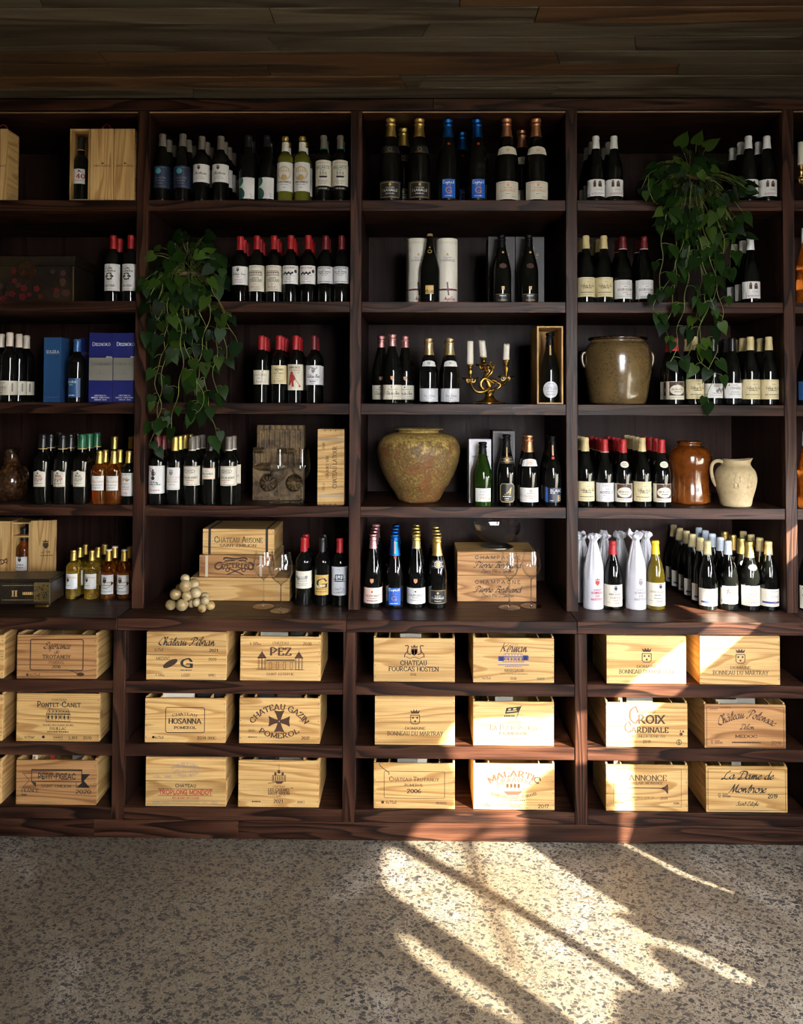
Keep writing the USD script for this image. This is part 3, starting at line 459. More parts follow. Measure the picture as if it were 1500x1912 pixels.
column(1, 2, 7, 637.5, 'banded', 'dark bottle, dull red cap, banded label', 2, .06)
column(1, 3, 1, 488, 'shortwhite', 'red-capped bottle, short ivory label', 3, .075, top=627, spec=RB('cap_crimson', 690.8, 718, 'paper_cream', [('ink_black', T('s', 'Cœur du Château'.replace('œ', 'oe'), 487, 699.5, 3.6, 26)+dash(486, 706, 5)), ('ink_red', T('s', 'POMEROL', 487, 713, 2, 14))]))
column(1, 3, 2, 521, 'goldframe', 'red-capped bottle, yellow label, gold edges', 4, .075, top=627, spec=RB('cap_crimson', 682, 717, 'paper_ivory', [('ink_gold', frame(506, 683.5, 536, 715.5, .8, 1)), ('ink_black', T('x', 'Espérance', 521, 688.5, 5, 20)+dash(520, 693, 3)+T('s', 'TROTANOY', 521, 697, 3, 20)), ('ink_red', dash(520, 707, 6)), ('ink_grey', dash(521, 702, 11)+dash(521, 711.5, 20))]))
fig = [('ink_black', T('s', 'ANNONCE', 552, 686, 3.4, 22)), ('ink_red', T('s', 'BELAIR-MONANGE', 552, 691, 2.4, 22)+disc(547, 697, 3)+poly((543, 699), (551, 699), (555, 707), (551, 712), (552, 722), (548, 722), (547, 713), (543, 720), (540, 719), (543, 708))+line(551, 704, 563, 720, 1)+disc(563, 721, 2)), ('ink_grey', dash(560, 696, 4))]
column(1, 3, 3, 552, 'figure', 'red-capped bottle, white label, red horn player', 3, .075, top=627, spec=RB('cap_crimson', 680, 728.6, 'paper_cream', fig))
column(1, 3, 4, 586, 'lastgrey', 'maroon-capped bottle, pale label, grey griffin', 2, .075, top=627, spec=RB('cap_dark_red', 682, 718.5, 'paper_grey', [('ink_grey', crest(586, 693, .8)+pen([(578, 690), (582, 686), (588, 689), (593, 685)], 1.5)+dash(586, 709.5, 24, .5)), ('ink_black', T('x', 'Château Blanc', 586, 702, 6, 27)+dash(585, 712, 11, 1.6)+dash(585, 715.5, 4))]))
dan = [('ink_brown', disc(290, 878, 2)+poly((287, 880), (292, 880), (293.5, 888), (291.5, 888), (291, 892), (289, 892), (289, 888), (287, 888))), ('ink_black', pen([(288, 881), (284.5, 879), (286, 875)], 1)+pen([(292, 881), (295, 884), (293.5, 887)], 1)+disc(290, 893, 3.6)+T('x', 'Château', 291, 900, 4, 16)+T('x', "Armailhac", 293, 904, 4, 24)), ('ink_red', dash(293, 915.5, 20)), ('ink_grey', dash(291, 908.5, 6))]
column(1, 4, 1, 293.5, 'dancer', 'dark bottle, tall white label, dancing figure', 3, .05, top=815, spec=sp('B', .0375, 'glass_black', ('cap_dark_red', .79, 'c'), 870, 922, 'paper_white', dan, w=44))
clip = [Polygon([(313, -873), (338, -873), (340, -875), (340, -913), (338, -915), (313, -915), (311, -913), (311, -875)])]
column(1, 4, 2, 326.5, 'lion', 'gold-capped bottle, clipped label, lion crest', 4, .05, top=815, spec=sp('B', .0375, 'glass_black', ('foil_gold', .79, 'c'), 873, 915, 'paper_white', [('ink_grey', crest(322.5, 884, .9)+dash(325, 900, 24)+dash(325, 905, 12)), ('ink_gold', T('s', 'LE PETIT LION', 326, 891.5, 2.6, 24)+T('s', 'LASCASES', 324, 896, 3, 20)+frame(312.5, 875, 338.5, 913, .5, 1))], shape=clip))
tro = [('ink_grey', [Point(355, -880).buffer(1, 6)]+[affinity.scale(Point(356, -880).buffer(1, 8), 11.5, 4.5).difference(affinity.scale(Point(356, -880).buffer(1, 8), 10.3, 3.6))]+dash(355, 879, 16, 2)+dash(356, 882, 17, 1.5)), ('ink_brown', T('b', 'TROPLONG MONDOT', 358, 892, 3.8, 30)+line(343.5, 872, 373.5, 872, .6)+line(343.5, 905, 373.5, 905, .6)), ('ink_red', dash(356, 896.5, 20)), ('ink_grey', dash(354, 900.5, 5))]
column(1, 4, 3, 358.5, 'estate', 'brown-capped bottle, cream label, oval estate view', 3, .05, top=815, spec=sp('B', .0375, 'glass_black', ('cap_pewter', .79, 'c'), 870.5, 907, 'paper_cream', tro, ringz=[(.80, .005, 'cap_bone')]))
column(1, 4, 4, 392, 'midlabel', 'black-capped bottle, small copper-edged label', 3, .05, top=815, spec=sp('B', .0375, 'glass_black', ('cap_black', .79, 'c'), 874, 895, 'paper_cream', [('ink_copper', line(379, 875.2, 405, 875.2, 1)+line(379, 893.8, 405, 893.8, 1)), ('ink_black', T('s', 'HOSANNA', 390, 885, 3.4, 22)), ('ink_grey', dash(390, 879.5, 10)+dash(390, 890, 12))], w=27))
column(1, 4, 5, 427, 'estate', 'brown-capped bottle, cream label, oval estate view', 2, .05)
column(1, 5, 1, 567.5, 'house', 'red-capped bottle, white label, engraved house', 2, .10, top=1003, spec=sp('B', .0378, 'glass_black', ('cap_red', .79, 'c'), 1067, 1099, 'paper_cream', [('ink_grey', manor(566, 1081.5, 20, 9)+sum([disc(555+5*i, 1078+3*(i % 2), 3, 3) for i in (0, 1, 4)], [])+dash(566, 1093, 20)), ('ink_black', dash(566, 1090, 24, .8))], w=46))
gpr = [('ink_black', T('s', 'G', 603, 1089, 16, 17)+dash(601, 1105, 22)+T('s', 'SAINT-EMILION', 601.5, 1100, 2, 22)), ('ink_white', arcpoly(594, 1094, 4, 7)+arcpoly(600, 1095, 6, 4))]
column(1, 5, 2, 601.8, 'bigletter', 'black bottle, gold label, large black G', 2, .10, top=1003, spec=sp('B', .0378, 'glass_black', ('cap_black', .79, 'c'), 1074, 1111.5, 'paper_gold', gpr, w=30))
column(1, 5, 3, 634.3, 'archlabel', 'red-capped bottle, grey label, stone arch', 1, .10, top=1005, spec=sp('B', .0378, 'glass_black', ('cap_red', .79, 'c'), 1059, 1112, 'paper_silver', [('ink_black', frame(626, 1073, 642, 1086, 1.5, 2)+ring(634, 1077, 4, 1)+line(622, 1086, 647, 1086, 1)+dash(634, 1082, 22, 2)), ('ink_grey', T('x', 'Grand Vin', 634, 1099, 5, 20)+T('x', 'Leoville', 634, 1105, 5, 22)+dash(634, 1064, 6))], w=40))
# --- third bay
MG = lambda cap, *a, **k: sp('C', .0545, 'glass_black', (cap, .765, 'f'), *a, **k)
col_ = dict(y0=270, y1=284, foil=1, name='collar_label')
mb = [('ink_gold', frame(710, 339.5, 749.5, 368, .9, 1)+disc(730, 344, 2.6)), ('ink_white', T('b', 'J LASSALLE', 730, 354.5, 4.4, 30)+T('n', 'CHAMPAGNE', 730, 349.5, 1.8, 16)+T('n', 'PREMIER CRU', 730, 361, 2, 17))]
shp = lambda cx, y0, y1, w: [Polygon([(cx-w/2, -y1), (cx+w/2, -y1), (cx+w/2, -y0-3), (cx+w/4, -y0-.6), (cx, -y0), (cx-w/4, -y0-.6), (cx-w/2, -y0-3)])]
column(2, 1, 1, 729.7, 'magblack', 'gold-foiled magnum with black label', 1, .06, top=221.5, spec=MG('foil_gold', 337, 370, 'paper_black', mb, w=52, more=[dict(col_, m='paper_black', w=40, pr=[('ink_gold', ring(729.7, 277, 4, .8)+dash(729.7, 283, 20, .7))])]), name='champagne_magnum')
column(2, 1, 2, 783, 'magblack', 'gold-foiled magnum with black label', 1, .06)
column(2, 1, 2, 753.5, 'magblack', 'gold-foiled magnum between and behind two others', 1, .195, back='just left of')
mbl = [('ink_white', T('n', 'Esprit', 836, 339, 6, 22)+dash(836, 365.5, 15, 1.4)), ('ink_copper', T('s', 'G', 836, 354.5, 11, 10)+disc(832.5, 345, 1)+disc(839.5, 345, 1))]
column(2, 1, 3, 836.5, 'magblue', 'blue-foiled magnum with blue label', 1, .06, top=223, spec=MG('foil_blue', 333.5, 369.5, 'paper_blue', mbl, w=26, more=[dict(y0=262, y1=270, m='ink_red', w=6, foil=1, name='seal', shape=disc(837, 266, 2.8))]), name='champagne_magnum')
column(2, 1, 4, 891.3, 'magblue', 'blue-foiled magnum with blue label', 1, .06)
column(2, 1, 4, 863.5, 'magblue', 'blue-foiled magnum between and behind two others', 1, .24, back='just left of')
mco = [('ink_copper', crest(946.5, 345.5, .6)+T('b', 'J LASSALLE', 946.5, 355, 4.4, 32)+line(925.5, 340.6, 967.5, 340.6, .8)), ('ink_grey', dash(946, 350, 16)+dash(946, 361.5, 8)+dash(960, 367, 12))]
column(2, 1, 5, 946.5, 'magcopper', 'copper-foiled magnum with white label', 1, .06, top=221.5, spec=MG('foil_copper', 337.5, 372, 'paper_cream', mco, w=54, more=[dict(y0=271, y1=287, foil=1, name='collar_label', m='paper_cream', shape=shp(946.5, 271, 287, 40), pr=[('ink_copper', ring(946.5, 279, 4, .8)+disc(946.5, 279, 1.8)+dash(946.5, 285, 18, .6))])]), name='champagne_magnum')
column(2, 1, 6, 1001.3, 'magcopper', 'copper-foiled magnum with white label', 1, .06)
column(2, 1, 6, 974.8, 'magcopper', 'copper-foiled magnum between and behind two others', 1, .22, back='just left of')
column(2, 2, 1, 803, 'clos', 'slender black bottle, natural cork, gold label', 1, .05, top=437, spec=sp('C', .0455, 'glass_black', ('cork', .92, 'k'), 532.5, 549, 'paper_gold', [('ink_black', T('b', 'CLOS', 803, 544, 4, 14))], w=16, more=[dict(y0=458, y1=471, m='paper_gold', w=8, foil=1, shape=ring(803, 468, 3.6, 1)+disc(803, 460, 1.6))]), name='champagne_bottle', back='front of')
bl = [('ink_white', dash(937, 552, 14, 1.6)), ('ink_gold', dash(937, 560, 18, 1.5)+line(921, 549, 953, 549, .6))]
for px, c_ in ((937, 2), (987.5, 3)):
    column(2, 2, c_, px, 'bulb', 'all-black broad bottle before dark gift box', 1, .07, top=438, spec=sp('C', .0445, 'glass_black', ('foil_black', .80, 'f'), 548, 563, 'paper_black', bl, w=32, more=[dict(y0=534, y1=541, m='paper_gold', w=6), dict(y0=466, y1=474, m='paper_gold', w=4, foil=1, shape=disc(938, 469.5, 2.2)), dict(y0=491, y1=502, m='ink_brown', foil=1, w=10, shape=[affinity.scale(Point(937, -496).buffer(1, 6), 7, 5)])]) if c_ == 2 else None, name='champagne_bottle')
CH = lambda cap, z, *a, **k: sp('C', .043, k.pop('g', 'glass_black'), (cap, z, 'f'), *a, **k)
rs = [('ink_black', T('x', 'Clos du Chêne'.replace('ê', 'e'), 733, 733.5, 6, 28)+disc(731, 722.5, 1.2)), ('ink_grey', dash(733, 727, 20)+dash(733, 744, 28, .7)+dash(740, 740, 14))]
column(2, 3, 1, 732.5, 'rosecap', 'pink-capped bottle with cream label', 1, .05, top=623.6, spec=CH('foil_pink', .82, 718.5, 746, 'paper_cream', rs, w=50, more=[dict(y0=702, y1=710, m='ink_copper', w=6, name='seal', shape=poly((728.5, 702), (735.5, 702), (735.5, 707), (732, 710), (728.5, 707)))]), name='champagne_bottle', back='foremost in')
column(2, 3, 1, 712, 'rosecap', 'pink-capped bottle with cream label', 1, .15, back='left rear of')
column(2, 3, 1, 757, 'rosecap', 'pink-capped bottle with cream label', 1, .15, back='right rear of')
gc = [('ink_grey', T('x', 'Pierre Bertrand', 801.5, 738.5, 5, 24)+dash(801, 747, 24, .7)+frame(786.5, 726, 816, 749, .4, .5)+dash(801, 743.5, 10))]
column(2, 3, 2, 801, 'goldcollar', 'gold-foiled bottle with silvery label', 3, .06, top=631, spec=CH('foil_pale_gold', .735, 725, 750, 'paper_silver', gc, w=50, more=[dict(y0=673, y1=684, m='paper_white', w=22, foil=1, name='collar_label', shape=shp(801, 672.5, 684, 26), pr=[('ink_black', T('s', 'PB', 801, 678, 4, 5))])]), name='champagne_bottle')
column(2, 3, 3, 840.5, 'goldcollar', 'gold-foiled bottle with silvery label', 3, .06)
gr = [('ink_grey', T('s', 'J LASSALLE', 902.5, 923.5, 3, 21)+dash(902, 918.5, 14)+dash(902, 914.5, 22, .7)), ('ink_gold', T('b', '2006', 902, 929.5, 4, 11)+disc(914, 932, 2))]
column(2, 4, 1, 901.5, 'emerald', 'green glass bottle, black top, white label', 1, .055, top=825, spec=CH('foil_black', .81, 912, 937, 'paper_white', gr, w=33, g='glass_emerald'), name='champagne_bottle', back='front of')
oc = [Polygon([(936, -903), (957, -903), (961, -907), (961, -934), (957, -938), (936, -938), (932, -934), (932, -907)])]
column(2, 4, 2, 946, 'octagon', 'black bottle, gold-edged eight-sided label', 1, .055, top=811, spec=CH('foil_black', .74, 903, 938, 'paper_black', [('ink_gold', [oc[0].difference(oc[0].buffer(-1.2))]+T('x', 'A', 946, 917, 13, 10)+dash(946, 934, 8)), ('ink_white', dash(946, 927, 16, 1.4)+dash(946, 931, 9))], shape=oc, more=[dict(y0=853, y1=866, m='paper_black', w=26, foil=1, name='collar_label', pr=[('ink_gold', ring(946, 859.5, 5.5, 1)+line(934, 857, 958, 857, .7)+line(934, 862, 958, 862, .7)+disc(946, 859.5, 3))]), dict(y0=836, y1=853, m='ink_gold', w=2, foil=1)]), name='champagne_bottle')
cp = [('ink_copper', crest(988.5, 917.5, .6)+T('b', 'J LASSALLE', 988.5, 926, 3.4, 25)), ('ink_grey', dash(988, 921.5, 14)+dash(988, 930.5, 8)+dash(998, 935, 12))]
column(2, 4, 3, 988, 'copper', 'copper-foiled bottle with white label', 2, .055, top=811.5, spec=CH('foil_copper', .755, 911, 938, 'paper_white', cp, w=50, more=[dict(y0=857, y1=872, m='paper_white', foil=1, name='collar_label', shape=shp(988, 857, 871, 32), pr=[('ink_copper', ring(988, 864, 4, .8)+disc(988, 864, 1.6))])]), name='champagne_bottle')
bk = [('ink_white', T('n', 'BLANC', 1037, 916.5, 5.2, 23)+dash(1030, 921.5, 9)+dash(1028, 934.5, 7)), ('ink_gold', T('b', 'B', 1043, 930, 9, 6)), ('paper_blue', arcpoly(1019, 924.5, 3, 27))]
column(2, 4, 4, 1031.5, 'blancnavy', 'black bottle, navy label with white lettering', 2, .055, top=813, spec=CH('foil_black', .77, 911, 938, 'paper_navy', bk, w=33, more=[dict(y0=853, y1=858, m='ink_red', foil=1, w=5, name='seal'), dict(y0=832, y1=851, m='ink_copper', foil=1, w=2.5)]), name='champagne_bottle')
pk = [('ink_black', T('s', 'PHILIPPONNAT', 696.5, 1113, 3.6, 29)+disc(696, 1105.5, 1.4)+dash(697, 1122, 22, 1.3)), ('ink_grey', dash(696, 1117.5, 18))]
shield = lambda cx, y0: dict(y0=y0, y1=y0+9, m='ink_copper', w=6, name='seal', shape=poly((cx-3.6, y0), (cx+3.6, y0), (cx+3.6, y0+5.5), (cx, y0+9), (cx-3.6, y0+5.5)))
column(2, 5, 1, 697, 'pinkcap', 'pink-foiled bottle with pink label', 4, .07, top=996, spec=CH('foil_pink', .80, 1098, 1127, 'paper_pink', pk, w=52, more=[shield(695.5, 1081)]), name='champagne_bottle')
b5 = [('ink_white', T('n', 'Esprit', 736, 1101.5, 5, 21)+dash(736, 1127, 15, 1.4)), ('ink_copper', T('s', 'G', 736, 1117.5, 8, 8)+disc(733.5, 1109.5, .9)+disc(738.5, 1109.5, .9))]
column(2, 5, 2, 737, 'bluefoil', 'blue-foiled bottle with blue label', 4, .07, top=997, spec=CH('foil_blue', .71, 1098.5, 1130, 'paper_blue', b5, w=24, more=[dict(y0=1039, y1=1045, m='ink_red', foil=1, w=5, name='seal', shape=disc(738, 1042, 2.6)), dict(y0=1012, y1=1035, m='ink_copper', foil=1, w=2)]), name='champagne_bottle')
ph = [('ink_black', T('s', 'PHILIPPONNAT', 777.5, 1112, 3.6, 29)+disc(777, 1105, 1.4)), ('ink_grey', dash(777, 1121, 22, 1.3)+dash(777, 1116.5, 12))]
column(2, 5, 3, 777.5, 'goldtop', 'yellow-foiled bottle with white label', 4, .07, top=996, spec=CH('foil_gold', .80, 1098.5, 1128, 'paper_white', ph, w=52, more=[shield(777, 1081)]), name='champagne_bottle')
la = [('ink_gold', frame(801, 1103, 833.5, 1127, .8, .6)+disc(817, 1108, 2.2)), ('ink_white', T('b', 'J LASSALLE', 817, 1117, 3.4, 24)+dash(817, 1113, 12, .8)+dash(817, 1122.5, 13, 1.1))]
column(2, 5, 4, 817, 'blacklabel', 'gold-foiled bottle with black label', 4, .07, top=1000, spec=CH('foil_gold', .725, 1102, 1128, 'paper_black', la, w=50, more=[dict(y0=1047, y1=1062, m='paper_black', w=24, foil=1, name='collar_label', pr=[('ink_white', ring(817, 1054.5, 6.5, 1)+line(806, 1051, 828, 1051, .7)+line(806, 1058, 828, 1058, .7)), ('ink_gold', disc(817, 1054.5, 4.4))])]), name='champagne_bottle')
# --- fourth bay
UB = lambda cap, *a, **k: sp('U', k.pop('r', .0405), k.pop('g', 'glass_black'), (cap, k.pop('z', .80), 'c'), *a, **k)
tw = [('ink_brown', arcpoly(1107, 344, 5, 9)+poly((1104, 339), (1110, 339), (1107, 335.5))+arcpoly(1117, 345, 7, 7)+poly((1113, 341), (1121, 341), (1117, 336.5))), ('ink_grey', T('s', 'CUVEE', 1116, 353.5, 2.4, 12)+dash(1114, 360.5, 26)), ('ink_red', dash(1111, 362.5, 18, .8))]
column(3, 1, 1, 1113, 'towers', 'white-capped bottle, white label, brown towers', 3, .05, top=255, spec=UB('cap_white', 334, 366, 'paper_white', tw, w=48))
column(3, 1, 2, 1147, 'towers', 'white-capped bottle, white label, brown towers', 3, .05)
column(3, 1, 3, 1398.5, 'towers', 'white-capped bottle, white label, brown towers', 3, .05)
column(3, 1, 4, 1433, 'towers', 'white-capped bottle, white label, brown towers', 2, .05)
cr = [('ink_black', T('x', 'Volnay 1er Cru', 1094.5, 532.5, 5.5, 27)+dash(1094, 537.5, 16, 1.3)+dash(1094, 545.5, 28, 1.3)), ('ink_grey', dash(1097, 526, 7)+dash(1094, 520, 26, .6)+dash(1094, 550, 20, .7))]
column(3, 2, 1, 1094.5, 'burgcream', 'cream-capped bottle with pale yellow label', 3, .06, top=440.5, spec=UB('cap_cream', 517, 554, 'paper_ivory', cr, w=52))
column(3, 2, 2, 1128, 'burgcream', 'cream-capped bottle with pale yellow label', 3, .06)
bo = [('ink_black', T('s', 'BOURGOGNE', 1164, 540.5, 4, 30)), ('ink_grey', frame(1155, 524.5, 1173, 531, .6, 1)+dash(1164, 528, 11)+dash(1164, 546, 11)+dash(1164, 553.5, 28, .7)+dash(1164, 534.5, 6)), ('ink_red', dash(1170, 550, 9))]
column(3, 2, 3, 1163.5, 'burgwhite', 'dark red-capped bottle, white scroll label', 2, .06, top=442.5, spec=UB('cap_dark_red', 522, 557.5, 'paper_white', bo, w=50, ringz=[(.81, .003, 'paper_silver')]))
column(3, 2, 4, 1203, 'burgwhite', 'dark red-capped bottle, white scroll label', 2, .06)
column(3, 2, 5, 1402, 'towers', 'white-capped bottle, white label, brown towers', 3, .06)
ov = [('ink_brown', [sbox(1245, -746, 1278, -712).buffer(-1).difference(affinity.scale(Point(1261.5, -728).buffer(1, 10), 14.5, 9.5)).difference(sbox(1240, -746, 1280, -738.5))]), ('ink_black', T('s', 'MEURSAULT', 1261.5, 727, 3, 22)+dash(1261.5, 731.5, 12)), ('ink_grey', dash(1261, 742, 26, 1)+ring(1261.5, 715, 3, .8))]
column(3, 3, 1, 1260.5, 'ovalred', 'red-capped bottle, white label, brown oval', 2, .07, top=631, spec=UB('cap_red', 712, 746, 'paper_cream', ov, w=52))
column(3, 3, 2, 1297.5, 'burgcream', 'cream-capped bottle with pale yellow label', 2, .07)
vi = [('ink_grey', sum([disc(1335+4*i, 730-(i % 2)*3, 3, 3) for i in range(4)], [])+line(1322, 738, 1349, 738, .6)+dash(1336, 721, 16)+dash(1336, 734, 20, 1.4))]
column(3, 3, 3, 1332.5, 'village', 'all-black bottle, white village sketch label', 3, .07, top=631, spec=UB('cap_black', 716, 743, 'paper_white', vi, w=50))
cb_ = [('ink_black', T('s', 'CHABLIS', 1368, 724.5, 4, 20)+dash(1367, 719, 10)), ('ink_grey', dash(1367, 732, 16)+dash(1367, 736, 22)), ('ink_red', disc(1355.5, 719, 1.4))]
column(3, 3, 4, 1368, 'chablis', 'all-black bottle with plain white label', 3, .07, top=631, spec=UB('cap_black', 715, 743.5, 'paper_white', cb_, w=50))
column(3, 3, 5, 1402, 'burgcream', 'cream-capped bottle with pale yellow label', 3, .07)
column(3, 3, 6, 1436.5, 'burgcream', 'cream-capped bottle with pale yellow label', 3, .07)
column(3, 4, 1, 1093.5, 'burgcream', 'cream-capped bottle with pale yellow label', 4, .055)
mo = [('ink_black', T('s', 'MONTHELIE', 1130, 919.5, 4.6, 26)), ('ink_grey', frame(1122, 904.5, 1140, 909, .5, 1)+dash(1131, 906.8, 11)+dash(1131, 913.5, 7)+dash(1130, 925, 14)+frame(1114.5, 903, 1145.5, 936, .4, .5)), ('ink_red', dash(1135, 931, 12))]
column(3, 4, 2, 1129.5, 'monthelie', 'dark red-capped bottle, bluish-white label', 4, .055, top=820, spec=UB('cap_crimson', 902, 937, 'paper_grey', mo, w=50, ringz=[(.81, .003, 'paper_silver')]))
ov2 = [(i, [affinity.translate(g, 1164-1261.5, -191.5) for g in gs]) for i, gs in ov]
column(3, 4, 3, 1164, 'ovalneck', 'red-capped bottle, oval neck seal, brown-oval label', 4, .055, top=820, spec=UB('cap_crimson', 903.5, 937.5, 'paper_cream', ov2, w=52, more=[dict(y0=862, y1=873, m='paper_cream', name='neck_seal', foil=1, shape=[affinity.scale(Point(1164.5, -867.5).buffer(1, 8), 8, 6)], pr=[('ink_grey', dash(1164.5, 866, 8)+dash(1164.5, 869, 6))])]))
column(3, 4, 4, 1199.5, 'burgcream', 'cream-capped bottle with pale yellow label', 4, .055)
column(3, 4, 5, 1236, 'ovalneck', 'red-capped bottle, oval neck seal, brown-oval label', 4, .055)
co = [('ink_black', crest(1146, 1100, .7)+T('s', 'CORTON', 1146, 1116.5, 3.6, 20)+T('b', 'BONNEAU DU MARTRAY', 1146, 1110, 2.8, 26)), ('ink_red', T('s', '2018', 1149, 1126, 3, 9)+dash(1148, 1121, 14)), ('ink_grey', dash(1132, 1125, 5)+dash(1146, 1105.5, 8))]
column(3, 5, 1, 1144.5, 'corton', 'black bottle, red cap, ivory crest label', 1, .075, top=1010, spec=UB('cap_red', 1092.6, 1133, 'paper_cream', co, w=50, r=.0425))
yo = [('ink_black', crest(1229.5, 1096.5, .7)+T('s', 'CORTON-CHARLEMAGNE', 1224.5, 1105.5, 3, 30)+dash(1224, 1111.5, 12)), ('ink_brown', T('s', '2015', 1227, 1123, 3.6, 10)+dash(1226, 1117, 18)), ('ink_grey', dash(1211, 1122, 7))]
column(3, 5, 2, 1224.5, 'yellowcap', 'olive glass bottle, bright yellow cap', 1, .075, top=1009, spec=UB('cap_yellow', 1089, 1132, 'paper_cream', yo, w=52, r=.0425, g='glass_olive'))
bb = [('ink_blue', arcpoly(1323, 1124.5, 40, 3.4)), ('ink_grey', T('s', 'ROUVIER', 1327, 1114, 3.4, 15)+dash(1326, 1104.5, 18)+dash(1326, 1129, 12)), ('ink_copper', disc(1326, 1124.5, 3))]
column(3, 5, 3, 1321.5, 'blueband', 'cream-capped bottle, white label, blue stripe', 6, .075, top=1010, dy=.094, spec=UB('cap_cream', 1100, 1132, 'paper_cream', bb, w=50, r=.0425, ringz=[(.81, .0025, 'ink_blue')]))
sk = [('ink_red', pen([(1352, 1110), (1354, 1102), (1357, 1108), (1361, 1101), (1364, 1109), (1370, 1103)], 1.6)+pen([(1353, 1105), (1360, 1107), (1369, 1105)], 1)), ('ink_grey', dash(1361, 1114.5, 12)+dash(1361, 1123, 10))]
column(3, 5, 4, 1360, 'sketch', 'pale blue-capped bottle, white sketch label', 5, .075, top=1009.5, dy=.094, spec=UB('cap_paleblue', 1095, 1128, 'paper_white', sk, w=36, r=.0425))
nk = [('ink_gold', frame(1385, 1097.5, 1415, 1129, .7, 3)+[affinity.scale(Point(1400, -1112).buffer(1, 8), 12, 9).difference(affinity.scale(Point(1400, -1112).buffer(1, 8), 11.2, 8.2))][:1]), ('ink_grey', dash(1400, 1110, 16)+dash(1400, 1114, 12)+dash(1400, 1125, 20))]
column(3, 5, 5, 1400, 'goldneck', 'gold-necked bottle, oval seal, cream label', 4, .075, top=1011.5, dy=.094, spec=UB('foil_brass', 1094.5, 1131.5, 'paper_cream', nk, w=48, r=.0445, z=.77, more=[dict(y0=1055, y1=1066, m='paper_cream', name='neck_seal', foil=1, shape=[affinity.scale(Point(1401, -1060.5).buffer(1, 8), 8.5, 5.5)], pr=[('ink_grey', dash(1401, 1060, 9))])]))
column(3, 5, 6, 1436, 'blueband', 'cream-capped bottle, white label, blue stripe', 4, .075, dy=.094)
# --- leftmost bay
mn = [('ink_black', T('x', 'La Dame', 206, 499, 5, 15)+T('x', 'de Montrose', 209, 504.5, 5, 22)+T('x', 'Saint-Estèphe', 208, 532.5, 4.5, 21)+ring(208, 515.5, 6.5, 1.6)+disc(204.5, 515, 1.6)+disc(211.5, 515, 1.6)+poly((206, 520), (210, 520), (208, 524))+sum([disc(208+7*math.cos(a), 515.5+6*math.sin(a), 1.5, 3) for a in (0, 1, 2.1, 3.1, 4.1, 5.2)], [])), ('ink_red', dash(209, 540, 26, .7)), ('ink_grey', dash(208, 525.5, 5))]
column(0, 2, 1, 210.7, 'montrose', 'red-capped bottle, white label, black lion mask', 2, .06, top=439.6, spec=RB('cap_red', 492, 543, 'paper_white', mn, w=40))
column(0, 2, 2, 243.6, 'montrose', 'red-capped bottle, white label, black lion mask', 2, .06)
dz = [('ink_black', T('s', 'DISZNÓKŐ', 9, 723.5, 3.8, 22)), ('ink_grey', dash(9, 714.5, 16, 2)+dash(9, 728, 14)+dash(9, 733, 10)+arcpoly(31, 723, 3, 16)+dash(9, 719, 12))]
column(0, 3, 1, -16, 'tokay', 'cream-capped dark bottle, low cream band label', 3, .06, top=621, spec=sp('B', .0375, 'glass_black', ('cap_bone', .80, 'c'), 710.5, 737.5, 'paper_cream', [(i, [affinity.translate(q, -33, 0) for q in gs]) for i, gs in dz], w=60))
column(0, 3, 2, 17, 'tokay', 'cream-capped dark bottle, low cream band label', 3, .06)
column(0, 3, 3, 143.5, 'bluesherry', 'dark bottle, blue cap and blue label', 1, .06, top=633.5, spec=sp('B', .0385, 'glass_black', ('cap_blue', .80, 'c'), 706, 742, 'blue_card', [('ink_white', T('b', 'SOLERA', 138.5, 713, 4, 19)+dash(138, 718.5, 8, 1.5)+dash(140, 738, 15, 1.6))], w=25), back='front of')
po = [('ink_black', poly((74, 883.5), (78, 880.5), (76, 883), (79, 883), (76.5, 885))+T('b', 'NOVAL', 77.5, 888.5, 4, 12)+T('s', 'PORT', 76.5, 897.5, 3.4, 14)), ('ink_red', T('x', 'Fine Ruby', 77, 893, 4.5, 17)+dash(77, 903, 16)), ('ink_grey', dash(77, 907, 26, .5))]
plab = [Polygon([(64, -909), (91, -909), (91, -881.5), (82, -880), (77.5, -877.5), (73, -880), (64, -881.5)])]
PT = lambda cap, ink: sp('P', .0385, 'glass_black', (cap, .80, 'c'), 877.5, 909, 'paper_cream', [(po[0][0], po[0][1]), (ink, po[1][1]), po[2]], shape=plab, ringz=[(.79, .004, 'paper_gold')])
column(0, 4, 1, 79, 'portred', 'black-capped port bottle, cream crested label', 3, .055, top=811, spec=PT('cap_black', 'ink_red'), name='port_bottle')
column(0, 4, 2, 116, 'portred', 'black-capped port bottle, cream crested label', 3, .055, name='port_bottle')
def shifted(pr, dx): return [(i, [affinity.translate(q, dx, 0) for q in gs]) for i, gs in pr]
sg = sp('P', .0385, 'glass_black', ('cap_green', .80, 'c'), 877.5, 909, 'paper_cream', shifted([po[0], ('ink_grey', po[1][1]), po[2]], 73.5), shape=[affinity.translate(plab[0], 73.5, 0)], ringz=[(.79, .004, 'paper_gold')])
column(0, 4, 3, 152.5, 'portgreen', 'green-capped port bottle, cream crested label', 3, .055, top=811, spec=sg, name='port_bottle')
am = [('ink_gold', T('x', 'Château Suduiraut', 185.5, 898.5, 4.5, 24)), ('ink_grey', dash(185, 892.5, 5)+dash(185, 906, 20)+dash(185, 911, 14))]
column(0, 4, 4, 185.5, 'amberhalf', 'amber dessert wine bottle, gold cap, white label', 2, .055, top=841.6, spec=sp('B', .034, 'glass_amber', ('foil_gold', .76, 'c'), 889, 916, 'paper_white', am, w=26))
column(0, 4, 5, 212.5, 'amberhalf', 'amber dessert wine bottle, gold cap, white label', 2, .055)
